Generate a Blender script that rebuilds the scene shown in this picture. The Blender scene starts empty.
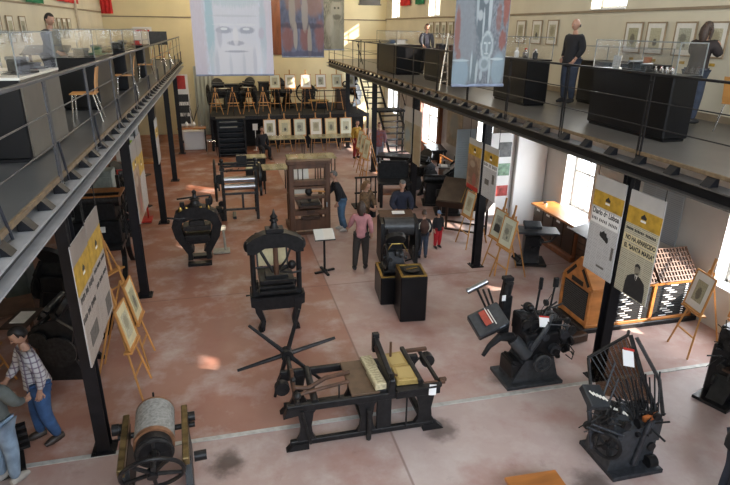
import bpy, bmesh, math, random
from mathutils import Vector, Matrix, Euler
random.seed(7)
SC = bpy.context.scene
COL = SC.collection
PI = math.pi
R = math.radians

# ---------------------------------------------------------------- materials
def _nt(name):
    m = bpy.data.materials.new(name); m.use_nodes = True
    nt = m.node_tree; nt.nodes.clear()
    out = nt.nodes.new('ShaderNodeOutputMaterial')
    b = nt.nodes.new('ShaderNodeBsdfPrincipled')
    nt.links.new(b.outputs[0], out.inputs[0])
    return m, nt, b
def mat(name, c, rough=.5, metal=0, var=.25, scale=6, bump=0, c2=None, stretch=None, spec=.5, coord='Object'):
    m, nt, b = _nt(name); N = nt.nodes.new; L = nt.links.new
    b.inputs['Roughness'].default_value = rough; b.inputs['Metallic'].default_value = metal
    b.inputs['Specular IOR Level'].default_value = spec
    tc = N('ShaderNodeTexCoord'); mp = N('ShaderNodeMapping'); no = N('ShaderNodeTexNoise')
    no.inputs['Scale'].default_value = scale; no.inputs['Detail'].default_value = 5
    if stretch: mp.inputs['Scale'].default_value = stretch
    L(tc.outputs[coord], mp.inputs[0]); L(mp.outputs[0], no.inputs[0])
    r = N('ShaderNodeValToRGB'); r.color_ramp.elements[0].position = .3; r.color_ramp.elements[1].position = .7
    a = c; z = c2 or tuple(min(1, v*(1+var)+.003*var) for v in c)
    if not c2: a = tuple(v*(1-var) for v in c)
    r.color_ramp.elements[0].color = (*a, 1); r.color_ramp.elements[1].color = (*z, 1)
    L(no.outputs[0], r.inputs[0]); L(r.outputs[0], b.inputs['Base Color'])
    if bump:
        bp = N('ShaderNodeBump'); bp.inputs['Strength'].default_value = bump; bp.inputs['Distance'].default_value = .02
        L(no.outputs[0], bp.inputs['Height']); L(bp.outputs[0], b.inputs['Normal'])
    return m
def blobs(name, base, items, rough=.6, var=.12, noise=9, streak=None):
    """cloth or paper printed with soft shapes: items (u, v, ru, rv, colour, softness, amount) in the sheet's own 0..1 frame"""
    m, nt, b = _nt(name); N = nt.nodes.new; L = nt.links.new
    b.inputs['Roughness'].default_value = rough
    tc = N('ShaderNodeTexCoord'); no = N('ShaderNodeTexNoise'); no.inputs['Scale'].default_value = noise; no.inputs['Detail'].default_value = 4
    mp = N('ShaderNodeMapping'); L(tc.outputs['Generated'], mp.inputs[0]); L(mp.outputs[0], no.inputs[0])
    if streak: mp.inputs['Scale'].default_value = streak
    r = N('ShaderNodeValToRGB'); r.color_ramp.elements[0].position = .3; r.color_ramp.elements[1].position = .7
    r.color_ramp.elements[0].color = (*[v*(1-var) for v in base], 1); r.color_ramp.elements[1].color = (*[min(1, v*(1+var)) for v in base], 1)
    L(no.outputs[0], r.inputs[0]); cur = r.outputs[0]
    sx = N('ShaderNodeSeparateXYZ'); L(tc.outputs['Generated'], sx.inputs[0])
    wob = N('ShaderNodeMath'); wob.operation = 'MULTIPLY_ADD'; wob.inputs[1].default_value = 1.2; wob.inputs[2].default_value = -.6; L(no.outputs[0], wob.inputs[0])
    for (u, v, ru, rv, c, soft, amt) in items:
        def axis(o, cc, rr):
            s = N('ShaderNodeMath'); s.operation = 'SUBTRACT'; L(sx.outputs[o], s.inputs[0]); s.inputs[1].default_value = cc
            d = N('ShaderNodeMath'); d.operation = 'DIVIDE'; L(s.outputs[0], d.inputs[0]); d.inputs[1].default_value = rr
            q = N('ShaderNodeMath'); q.operation = 'MULTIPLY'; L(d.outputs[0], q.inputs[0]); L(d.outputs[0], q.inputs[1]); return q.outputs[0]
        a = N('ShaderNodeMath'); a.operation = 'ADD'; L(axis(0, u, ru), a.inputs[0]); L(axis(2, v, rv), a.inputs[1])
        a2 = N('ShaderNodeMath'); a2.operation = 'ADD'; L(a.outputs[0], a2.inputs[0]); L(wob.outputs[0], a2.inputs[1])
        k = N('ShaderNodeMapRange'); k.interpolation_type = 'SMOOTHSTEP'
        k.inputs['From Min'].default_value = 1+soft; k.inputs['From Max'].default_value = 1-soft
        k.inputs['To Min'].default_value = 0; k.inputs['To Max'].default_value = amt
        L(a2.outputs[0], k.inputs['Value'])
        mx = N('ShaderNodeMix'); mx.data_type = 'RGBA'; L(k.outputs[0], mx.inputs[0]); L(cur, mx.inputs[6]); mx.inputs[7].default_value = (*c, 1)
        cur = mx.outputs[2]
    L(cur, b.inputs['Base Color'])
    return m
def printed(name, paper, ink, rows, cols, rough=.7, w=.75):
    """a sheet of set type: brick rows of grey on paper"""
    m, nt, b = _nt(name); N = nt.nodes.new; L = nt.links.new
    b.inputs['Roughness'].default_value = rough
    tc = N('ShaderNodeTexCoord'); sx = N('ShaderNodeSeparateXYZ'); cx = N('ShaderNodeCombineXYZ')
    L(tc.outputs['Generated'], sx.inputs[0]); L(sx.outputs[0], cx.inputs[0]); L(sx.outputs[2], cx.inputs[1])
    br = N('ShaderNodeTexBrick'); L(cx.outputs[0], br.inputs[0])
    br.inputs['Scale'].default_value = 1; br.inputs['Brick Width'].default_value = 1/cols; br.inputs['Row Height'].default_value = 1/rows
    br.inputs['Mortar Size'].default_value = (1-w)/rows; br.inputs['Mortar Smooth'].default_value = .3; br.offset = 0
    br.inputs['Color1'].default_value = (*ink, 1); br.inputs['Color2'].default_value = (*[i*.5+p*.5 for i, p in zip(ink, paper)], 1); br.inputs['Mortar'].default_value = (*paper, 1)
    L(br.outputs[0], b.inputs['Base Color'])
    return m
def glassy(name, tint=(1, 1, 1), gl=.12):
    m, nt, b = _nt(name); N = nt.nodes.new; L = nt.links.new; nt.nodes.remove(b)
    t = N('ShaderNodeBsdfTransparent'); t.inputs[0].default_value = (*tint, 1)
    g = N('ShaderNodeBsdfGlossy'); g.inputs['Roughness'].default_value = .06; g.inputs[0].default_value = (.9, .95, 1, 1)
    f0 = N('ShaderNodeLayerWeight'); f0.inputs[0].default_value = .5; f = N('ShaderNodeMath'); f.operation = 'POWER'; f.inputs[1].default_value = 5; L(f0.outputs['Facing'], f.inputs[0])
    s = N('ShaderNodeMath'); s.operation = 'MULTIPLY_ADD'; s.inputs[1].default_value = .38; s.inputs[2].default_value = gl*.3; L(f.outputs[0], s.inputs[0])
    mx = N('ShaderNodeMixShader'); L(s.outputs[0], mx.inputs[0]); L(t.outputs[0], mx.inputs[1]); L(g.outputs[0], mx.inputs[2])
    L(mx.outputs[0], [n for n in nt.nodes if n.type == 'OUTPUT_MATERIAL'][0].inputs[0])
    return m
def glow(name, c, s):
    m, nt, b = _nt(name); b.inputs['Emission Color'].default_value = (*c, 1); b.inputs['Emission Strength'].default_value = s
    b.inputs['Base Color'].default_value = (*c, 1); return m

IRON = mat('cast_iron_black', (.009, .009, .010), .42, 0, .5, 14, .15, spec=.3)
IRON2 = mat('cast_iron_worn', (.020, .019, .019), .42, .2, .55, 22, .2, spec=.35)
STEELG = mat('steel_frame_grey', (.032, .035, .042), .45, .3, .5, 18, .1)
COLUMN = mat('painted_column_black', (.007, .007, .009), .45, 0, .3, 5, spec=.3)
RAILP = mat('painted_rail_bluegrey', (.03, .034, .045), .4, .2, .25, 5)
STEEL = mat('polished_steel', (.33, .34, .36), .30, 1, .1, 20)
BRASS = mat('old_brass', (.42, .28, .08), .35, 1, .3, 15)
GOLDWOOD = mat('pale_stone_board', (.46, .33, .11), .6, 0, .35, 12, c2=(.30, .20, .06))
STONE = mat('litho_stone', (.50, .44, .28), .6, 0, .3, 30, .2)
WOODL = mat('pine_easel', (.50, .24, .07), .45, 0, .25, 5, stretch=(1, 1, .15))
WOODO = mat('orange_varnished_wood', (.42, .16, .04), .35, 0, .35, 6, stretch=(.2, 1, 1))
WOODB = mat('brown_press_wood', (.085, .040, .022), .5, 0, .4, 7, .1, stretch=(1, 1, .2))
WOODD = mat('dark_cabinet_wood', (.035, .017, .01), .32, 0, .4, 6, stretch=(.3, 1, 1))
WOODR = mat('red_brown_wood', (.22, .075, .03), .35, 0, .3, 6, stretch=(1, 1, .2))
BLACKP = mat('black_plinth_lacquer', (.004, .004, .005), .35, 0, .3, 3, spec=.25)
BLACKM = mat('matte_black_cloth', (.008, .008, .009), .9, 0, .3, 10)
CREAM = mat('cream_wall_paint', (.64, .59, .46), .8, 0, .06, 1.2)
CREAMB = mat('back_wall_paint', (.72, .62, .38), .8, 0, .06, 1.0)
LOWWALL = mat('pale_grey_wall_paint', (.60, .59, .56), .8, 0, .06, 1.2)
WHITE = mat('white_board', (.78, .77, .75), .6, 0, .03, 2)
PAPER = mat('paper_white', (.72, .70, .64), .7, 0, .06, 8)
PAPERY = mat('paper_yellowed', (.60, .53, .33), .7, 0, .12, 9)
PAPERG = mat('paper_greenish_mount', (.60, .62, .50), .6, 0, .06, 6)
GOLDB = mat('ochre_band', (.44, .27, .035), .55, 0, .3, 9)
GREYB = mat('grey_film_band', (.45, .44, .43), .4, 0, .08, 3)
INK = mat('black_ink', (.02, .02, .022), .6, 0, .2, 20)
INKG = mat('grey_ink', (.12, .11, .10), .7, 0, .3, 25)
REDP = mat('red_paint', (.45, .03, .02), .5, 0, .2, 8)
REDK = mat('red_keys', (.33, .05, .03), .4, 0, .2, 20)
CHROME = mat('chrome_tube', (.8, .8, .82), .15, 1, .05, 10)
ORANGE = mat('beech_veneer', (.55, .27, .08), .4, 0, .15, 5, stretch=(.3, .3, 1))
DARKGREY = mat('dark_grey_enamel', (.03, .033, .037), .4, 0, .3, 12)
GREYCASE = mat('shaded_laminate', (.085, .072, .056), .4, 0, .15, 3)  # showcase side: shade and the reflected wall are put into this colour
GLASS = glassy('showcase_glass')
WGLASS = glassy('window_glass', (1, 1, 1), .05)
FRAMEP = mat('pale_picture_frame', (.30, .22, .13), .5, 0, .2, 6)
GEDGE = mat('glass_edge', (.22, .24, .24), .2, 0, .1, 20)
LABELM = mat('label_white', (.8, .8, .8), .5, 0, .03, 5)

# ---------------------------------------------------------------- mesh building
def _frame(d):
    d = Vector(d).normalized(); a = Vector((0, 0, 1)) if abs(d.z) < .95 else Vector((1, 0, 0))
    u = d.cross(a).normalized(); return u, d.cross(u).normalized(), d
class MB:
    def __init__(s): s.bm = bmesh.new()
    def face(s, vs):
        try: return s.bm.faces.new(vs)
        except ValueError: return None
    def box(s, cx, cy, cz, sx, sy, sz, rx=0, ry=0, rz=0, bev=None):
        if bev is None: bev = min(sx, sy, sz)*.12
        bev = min(bev, .02)
        M = Matrix.Translation((cx, cy, cz)) @ Euler((R(rx), R(ry), R(rz))).to_matrix().to_4x4()
        b2 = bmesh.new(); bmesh.ops.create_cube(b2, size=1)
        for v in b2.verts: v.co = Vector((v.co.x*sx, v.co.y*sy, v.co.z*sz))
        if bev > .0015: bmesh.ops.bevel(b2, geom=b2.edges[:], offset=bev, segments=1, affect='EDGES')
        mp = {v: s.bm.verts.new(M @ v.co) for v in b2.verts}
        for f in b2.faces: s.face([mp[v] for v in f.verts])
        b2.free(); return s
    def ringv(s, c, u, w, r, n, ph=0):
        return [s.bm.verts.new(Vector(c)+u*(r*math.cos(2*PI*i/n+ph))+w*(r*math.sin(2*PI*i/n+ph))) for i in range(n)]
    def skinrings(s, rs, close=False, caps=True):
        n = len(rs[0]); m = len(rs)
        for k in range(m if close else m-1):
            a, b = rs[k], rs[(k+1) % m]
            for i in range(n): s.face([a[i], a[(i+1) % n], b[(i+1) % n], b[i]])
        if caps and not close: s.face(rs[0][::-1]); s.face(rs[-1])
    def cyl(s, p0, p1, r, r2=None, n=14):
        p0, p1 = Vector(p0), Vector(p1); u, w, d = _frame(p1-p0)
        s.skinrings([s.ringv(p0, u, w, r, n), s.ringv(p1, u, w, r if r2 is None else r2, n)]); return s
    def tube(s, pts, r, n=8, closed=False):
        pts = [Vector(p) for p in pts]; rs = []; m = len(pts); pu = None
        for i, p in enumerate(pts):
            a = pts[(i-1) % m] if closed or i > 0 else p; b = pts[(i+1) % m] if closed or i < m-1 else p
            d = (b-a).normalized()
            if pu is None: u, w, _ = _frame(d)
            else:
                u = (pu-d*pu.dot(d)).normalized(); w = d.cross(u)
            pu = u; rr = r[i] if isinstance(r, (list, tuple)) else r
            rs.append(s.ringv(p, u, w, rr, n))
        s.skinrings(rs, closed); return s
    def ring(s, c, ax, RR, r, n=28, k=8):
        u, w, d = _frame(ax); c = Vector(c)
        return s.tube([c+u*(RR*math.cos(2*PI*i/n))+w*(RR*math.sin(2*PI*i/n)) for i in range(n)], r, k, True)
    def wheel(s, c, ax, RR, r, spokes=6, hub=.05, ph=0, sr=None, hw=.05):
        u, w, d = _frame(ax); c = Vector(c); s.ring(c, ax, RR, r)
        s.cyl(c-d*hw, c+d*hw, hub)
        for i in range(spokes):
            a = 2*PI*i/spokes+ph; s.cyl(c+(u*math.cos(a)+w*math.sin(a))*hub*.5, c+(u*math.cos(a)+w*math.sin(a))*RR, sr or r*.8, (sr or r*.8)*.8, 8)
        return s
    def prism(s, poly, ax, a, b):
        f = {'x': lambda p, t: (t, p[0], p[1]), 'y': lambda p, t: (p[0], t, p[1]), 'z': lambda p, t: (p[0], p[1], t)}[ax]
        A = [s.bm.verts.new(f(p, a)) for p in poly]; B = [s.bm.verts.new(f(p, b)) for p in poly]
        s.face(A[::-1]); s.face(B); n = len(poly)
        for i in range(n): s.face([A[i], A[(i+1) % n], B[(i+1) % n], B[i]])
        return s
    def sph(s, cx, cy, cz, rx, ry=None, rz=None, n=14):
        ry = ry or rx; rz = rz or rx
        g = bmesh.ops.create_uvsphere(s.bm, u_segments=n, v_segments=max(6, n*2//3), radius=1)
        for v in g['verts']: v.co = Vector((cx+v.co.x*rx, cy+v.co.y*ry, cz+v.co.z*rz))
        return s
    def lathe(s, c, prof, n=18):
        c = Vector(c); u, w = Vector((1, 0, 0)), Vector((0, 1, 0))
        s.skinrings([s.ringv(c+Vector((0, 0, z)), u, w, max(r, .001), n) for r, z in prof]); return s
    def band(s, path, t, ax, a, b):
        """a flat bar bent along a 2D path (open), thickness t, extruded from a to b along ax"""
        L, Rr = [], []; m = len(path)
        for i, p in enumerate(path):
            q0 = Vector(path[max(0, i-1)]); q1 = Vector(path[min(m-1, i+1)]); d = (q1-q0).normalized(); nn = Vector((-d.y, d.x))
            tt = t[i] if isinstance(t, (list, tuple)) else t
            L.append(tuple(Vector(p)+nn*tt/2)); Rr.append(tuple(Vector(p)-nn*tt/2))
        f = {'x': lambda p, q: (q, p[0], p[1]), 'y': lambda p, q: (p[0], q, p[1]), 'z': lambda p, q: (p[0], p[1], q)}[ax]
        rs = [[s.bm.verts.new(f(L[i], a)), s.bm.verts.new(f(Rr[i], a)), s.bm.verts.new(f(Rr[i], b)), s.bm.verts.new(f(L[i], b))] for i in range(m)]
        s.skinrings(rs); return s
    def slab(s, a, b, c, d, t=.006):
        P = [Vector(q) for q in (a, b, c, d)]; nn = (P[1]-P[0]).cross(P[3]-P[0]).normalized()*t
        A = [s.bm.verts.new(q) for q in P]; B = [s.bm.verts.new(q+nn) for q in P]; s.skinrings([A, B]); return s
    def build(s, name, m, parent=None, loc=(0, 0, 0), rz=0, rot=None):
        bmesh.ops.recalc_face_normals(s.bm, faces=s.bm.faces[:])
        me = bpy.data.meshes.new(name); s.bm.to_mesh(me); s.bm.free()
        for p in me.polygons: p.use_smooth = True
        me.set_sharp_from_angle(angle=R(35))
        for q in (m if isinstance(m, (list, tuple)) else [m]): me.materials.append(q)
        o = bpy.data.objects.new(name, me); COL.objects.link(o)
        o.location = loc; o.rotation_euler = rot or (0, 0, R(rz))
        if parent is not None: o.parent = parent
        return o
def part(parent, name, m, **kw):
    """one mesh part; keyword lists: box cyl tube ring wheel prism sph lathe band"""
    if kw.pop('each', 0):
        for k, v in list(kw.items()):
            if k in ('loc', 'rz', 'rot', 'label'): continue
            for a in v: o = part(parent, name, m, **{k: [a], **{q: kw[q] for q in ('loc', 'rz', 'rot', 'label') if q in kw}})
        return o
    b = MB()
    for k, v in kw.items():
        if k in ('loc', 'rz', 'rot', 'label'): continue
        for a in v: getattr(b, k)(*a)
    o = b.build(name, m, parent, kw.get('loc', (0, 0, 0)), kw.get('rz', 0), kw.get('rot'))
    if 'label' in kw: o['label'] = kw['label']
    return o
def tag(o, label, cat, group=None, kind=None):
    o['label'] = label; o['category'] = cat
    if group: o['group'] = group
    if kind: o['kind'] = kind
    return o
def thing(name, label, cat, loc=(0, 0, 0), rz=0, group=None):
    o = bpy.data.objects.new(name, None); COL.objects.link(o); o.empty_display_size = .1
    o.location = loc; o.rotation_euler = (0, 0, R(rz)); return tag(o, label, cat, group)
def solo(name, label, cat, m, loc=(0, 0, 0), rz=0, group=None, **kw):
    return tag(part(None, name, m, loc=loc, rz=rz, **kw), label, cat, group)
def struct(name, m, parent=None, **kw):
    o = part(parent, name, m, **kw)
    if parent is None: o['kind'] = 'structure'
    return o
def children(o): return [c for c in COL.objects if c.parent == o]
KIDS = {}
def copy_tree(o, loc=None, rz=None, label=None, group=None, parent=None):
    c = o.copy(); COL.objects.link(c)
    if parent is not None: c.parent = parent
    if loc is not None: c.location = loc
    if rz is not None: c.rotation_euler = (0, 0, R(rz))
    if label: c['label'] = label
    if group: c['group'] = group
    if o.name not in KIDS: KIDS[o.name] = list(o.children)
    for ch in KIDS[o.name]: copy_tree(ch, parent=c)
    return c
def text(parent, name, s, size, m, loc, rot, bold=.0, align='CENTER', sx=1, fit=0):
    cu = bpy.data.curves.new(name, 'FONT'); cu.body = s; cu.size = size; cu.align_x = align; cu.align_y = 'CENTER'; cu.extrude = .001; cu.offset = bold
    t = bpy.data.objects.new(name, cu); COL.objects.link(t)
    dg = bpy.context.evaluated_depsgraph_get(); me = bpy.data.meshes.new_from_object(t.evaluated_get(dg))
    bpy.data.objects.remove(t); me.materials.clear(); me.materials.append(m)
    o = bpy.data.objects.new(name, me); COL.objects.link(o); o.location = loc; o.rotation_euler = rot; o.scale = (sx, 1, 1)
    if fit and me.vertices:
        ww = max(v.co.x for v in me.vertices)-min(v.co.x for v in me.vertices)
        if ww > fit: o.scale = (fit/ww, 1, 1)
    if parent is not None: o.parent = parent
    return o
# ================================================================ the room
XL, XR, YB, YF, ZC = -5.1, 8.6, 30.3, -3.2, 8.8      # wall faces, ceiling
DL, DR, ZD = -1.75, 5.43, 3.68                        # mezzanine edges and deck height
POSTS_Y = [1.85, 6.58, 11.22, 15.95, 20.7, 25.4]

def floor_material():
    m, nt, b = _nt('worn_painted_concrete'); N = nt.nodes.new; L = nt.links.new
    tc = N('ShaderNodeTexCoord'); P = tc.outputs['Object']
    def noise(sc, det=6, rough=.6, off=0):
        mp = N('ShaderNodeMapping'); mp.inputs['Location'].default_value = (off, off*.7, 0); L(P, mp.inputs[0])
        n = N('ShaderNodeTexNoise'); n.inputs['Scale'].default_value = sc; n.inputs['Detail'].default_value = det; n.inputs['Roughness'].default_value = rough
        L(mp.outputs[0], n.inputs[0]); return n.outputs[0]
    def ramp(v, a, z, c0=(0, 0, 0), c1=(1, 1, 1)):
        r = N('ShaderNodeValToRGB'); e = r.color_ramp.elements; e[0].position = a; e[1].position = z; e[0].color = (*c0, 1); e[1].color = (*c1, 1); L(v, r.inputs[0]); return r.outputs[0]
    def mix(f, a, c, amt=None):
        x = N('ShaderNodeMix'); x.data_type = 'RGBA'
        if amt is not None:
            q = N('ShaderNodeMath'); q.operation = 'MULTIPLY'; L(f, q.inputs[0]); q.inputs[1].default_value = amt; f = q.outputs[0]
        L(f, x.inputs[0])
        for i, v in ((6, a), (7, c)):
            if isinstance(v, tuple): x.inputs[i].default_value = (*v, 1)
            else: L(v, x.inputs[i])
        return x.outputs[2]
    sx = N('ShaderNodeSeparateXYZ'); L(P, sx.inputs[0])
    def step(o, a, z):
        k = N('ShaderNodeMapRange'); k.inputs['From Min'].default_value = a; k.inputs['From Max'].default_value = z; L(sx.outputs[o], k.inputs[0]); return k.outputs[0]
    red = ramp(noise(.45), .3, .7, (.255, .09, .048), (.36, .15, .088))
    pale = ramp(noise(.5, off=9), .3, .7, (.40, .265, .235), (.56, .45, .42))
    c = mix(step(0, 1.9, 1.94), red, pale, .74)                       # the strip cast beyond the joint is a paler mix
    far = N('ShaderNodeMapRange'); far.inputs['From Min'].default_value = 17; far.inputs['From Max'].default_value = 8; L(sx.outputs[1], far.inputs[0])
    c = mix(far.outputs[0], c, pale, .32)                             # paler towards the camera: window glare put into the colour
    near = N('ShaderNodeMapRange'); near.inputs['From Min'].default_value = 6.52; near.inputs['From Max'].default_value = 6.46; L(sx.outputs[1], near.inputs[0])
    c = mix(near.outputs[0], c, (.46, .40, .39), .5)  # near slab lightened, bounced light painted into its colour
    c = mix(ramp(noise(1.3, 8, .65, 3), .48, .70), c, (.55, .48, .46), .75)   # lime dust
    c = mix(ramp(noise(.8, 8, .6, 17), .50, .72), c, (.31, .125, .095), .75)   # bare red patches
    c = mix(ramp(noise(2.3, 7, .7, 31), .60, .80), c, (.13, .075, .06), .5)   # grime
    for (x, y, r, s) in ((4.05, 4.55, .30, .8), (-.28, 5.95, .2, .85), (2.62, 5.95, .2, .7), (4.05, 6.85, .22, .6), (5.0, 7.3, .3, .4)):   # oil stains
        v = N('ShaderNodeVectorMath'); v.operation = 'DISTANCE'; L(P, v.inputs[0]); v.inputs[1].default_value = (x, y, 0)
        w = N('ShaderNodeMath'); w.operation = 'MULTIPLY_ADD'; L(noise(5, 4, .6, x), w.inputs[0]); w.inputs[1].default_value = -.35; L(v.outputs['Value'], w.inputs[2])
        k = N('ShaderNodeMapRange'); k.interpolation_type = 'SMOOTHSTEP'; k.inputs['From Min'].default_value = r*.75; k.inputs['From Max'].default_value = -.1; L(w.outputs[0], k.inputs[0])
        c = mix(k.outputs[0], c, (.05, .032, .028), s)
    # saw-cut joints
    for (o, p) in ((0, 1.92), (1, 10.9), (1, 15.6), (1, 20.3)):
        d = N('ShaderNodeMath'); d.operation = 'SUBTRACT'; L(sx.outputs[o], d.inputs[0]); d.inputs[1].default_value = p
        a = N('ShaderNodeMath'); a.operation = 'ABSOLUTE'; L(d.outputs[0], a.inputs[0])
        k = N('ShaderNodeMapRange'); k.inputs['From Min'].default_value = .022; k.inputs['From Max'].default_value = .008; L(a.outputs[0], k.inputs[0])
        c = mix(k.outputs[0], c, (.16, .085, .065), .6)
    L(c, b.inputs['Base Color'])
    rr = N('ShaderNodeMapRange'); rr.inputs['To Min'].default_value = .38; rr.inputs['To Max'].default_value = .62; L(noise(1.1, 5, .6, 5), rr.inputs[0]); L(rr.outputs[0], b.inputs['Roughness'])
    return m
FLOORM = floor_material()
CEILM = mat('ceiling_boards', (.55, .50, .42), .8, 0, .06, 2)
DECKL = mat('mezzanine_sheet_floor', (.075, .08, .088), .35, 0, .15, 2.5)
DECKR = mat('mezzanine_vinyl_floor', (.105, .10, .095), .35, 0, .12, 2.5)
EDGEW = mat('plywood_edge', (.15, .105, .06), .6, 0, .3, 12)
STRIPM = mat('galvanised_strip', (.50, .50, .48), .5, .2, .2, 9)
BASEB = mat('baseboard_brown', (.26, .2, .13), .6, 0, .15, 4)

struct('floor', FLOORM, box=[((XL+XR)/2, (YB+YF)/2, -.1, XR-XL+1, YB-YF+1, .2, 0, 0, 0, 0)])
struct('ceiling', CEILM, box=[((XL+XR)/2, (YB+YF)/2, ZC+.1, XR-XL+1, YB-YF+1, .2, 0, 0, 0, 0)])
struct('wall_left', CREAM, box=[(XL-.2, (YB+YF)/2, ZC/2, .4, YB-YF+.8, ZC, 0, 0, 0, 0)])
struct('wall_back', CREAMB, box=[((XL+XR)/2, YB+.2, ZC/2, XR-XL+.8, .4, ZC, 0, 0, 0, 0)])
# right wall, pierced by two rows of windows
UPW = [(y, 1.0 if y < 3 else 1.26, 5.66, 6.35 if y < 3 else 6.75) for y in (1.3, 6.7, 12.06, 17.65, 23.25, 28.6)]
LOW = [(6.95, 1.5, .85, 2.4), (12.2, 1.2, .8, 2.36), (17.7, 1.2, .8, 2.3), (22.9, 2.0, .5, 2.3), (28.75, 1.6, 1.1, 2.45)]
def pierced(name, m, x0, x1, wins, zlo, zhi, y0, y1):
    b = MB(); ys = y0
    for (yc, w, a, z) in sorted(wins):
        b.box((x0+x1)/2, (ys+yc-w/2)/2, (zlo+zhi)/2, x1-x0, yc-w/2-ys, zhi-zlo, 0, 0, 0, 0)
        b.box((x0+x1)/2, yc, (zlo+a)/2, x1-x0, w, a-zlo, 0, 0, 0, 0); b.box((x0+x1)/2, yc, (z+zhi)/2, x1-x0, w, zhi-z, 0, 0, 0, 0); ys = yc+w/2
    b.box((x0+x1)/2, (ys+y1)/2, (zlo+zhi)/2, x1-x0, y1-ys, zhi-zlo, 0, 0, 0, 0)
    o = b.build(name, m); o['kind'] = 'structure'; return o
wr = pierced('wall_right', LOWWALL, XR, XR+.45, LOW, 0, 3.55, YF-.4, YB+.4)
wr2 = pierced('wall_right_upper', CREAM, XR, XR+.7, UPW, 3.55, ZC, YF-.4, YB+.4)
# wall behind the photographer, with one high window band
struct('wall_front', CREAM, box=[((XL+XR)/2, YF-.2, 2.2, XR-XL+.8, .4, 4.4, 0, 0, 0, 0), ((XL+XR)/2, YF-.2, 8.3, XR-XL+.8, .4, 1.0, 0, 0, 0, 0),
    (-4.1, YF-.2, 6.1, 2.0, .4, 3.4, 0, 0, 0, 0), (7.6, YF-.2, 6.1, 2.0, .4, 3.4, 0, 0, 0, 0), (1.75, YF-.2, 6.1, .5, .4, 3.4, 0, 0, 0, 0)])
n = 0
WOODFR = mat('window_frame_grey', (.32, .31, .29), .5, 0, .1, 5)
for (yc, w, a, z) in UPW+LOW:
    n += 1
    o = struct('window_%d' % n, WOODFR, box=[(XR+.3, yc-w/2+.03, (a+z)/2, .06, .06, z-a), (XR+.3, yc+w/2-.03, (a+z)/2, .06, .06, z-a), (XR+.3, yc, a+.03, .06, w, .06),
        (XR+.3, yc, z-.03, .06, w, .06), (XR+.3, yc, (a+z)/2, .03, .03, z-a), (XR+.3, yc, a+(z-a)*.62, .05, w, .045)])
    part(o, 'pane', WGLASS, box=[(XR+.3, yc, (a+z)/2, .008, w-.06, z-a-.06, 0, 0, 0, 0)])
    part(o, 'window_sill', WHITE, box=[(XR+.12, yc, a-.012, .34, w-.01, .03)])
# joinery round the door-height window beyond the third post
struct('door_1', WOODR, box=[(XR-.06, 21.75, 1.1, .2, .22, 2.2), (XR-.06, 24.05, 1.1, .2, .22, 2.2), (XR-.06, 22.9, 2.26, .26, 2.6, .2), (XR-.05, 22.9, .27, .16, 2.1, .5)])
struct('trim_1', BASEB, box=[(XR-.02, (YB+YF)/2, 5.6, .04, YB-YF, .05, 0, 0, 0, 0)])
struct('trim_2', BASEB, box=[(XL+.02, (YB+YF)/2, 5.72, .04, YB-YF, .05, 0, 0, 0, 0)])
struct('trim_3', BASEB, box=[((XL+XR)/2, YB-.02, 5.55, XR-XL, .04, .05, 0, 0, 0, 0)])
struct('baseboard_right', BASEB, box=[(XR-.015, (YB+YF)/2, ZD+.06, .03, YB-YF, .12, 0, 0, 0, 0)])
struct('baseboard_left', BASEB, box=[(XL+.015, (YB+YF)/2, ZD+.06, .03, YB-YF, .12, 0, 0, 0, 0)])
struct('trim_4', STRIPM, box=[(3.0, 6.47, .006, 11.6, .07, .012, 0, 0, 0, 0)])
struct('trim_5', mat('heater_pipe', (.5, .42, .3), .5), cyl=[((XL+.1, 24.6, ZD), (XL+.1, 24.6, ZC), .05)])

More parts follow.
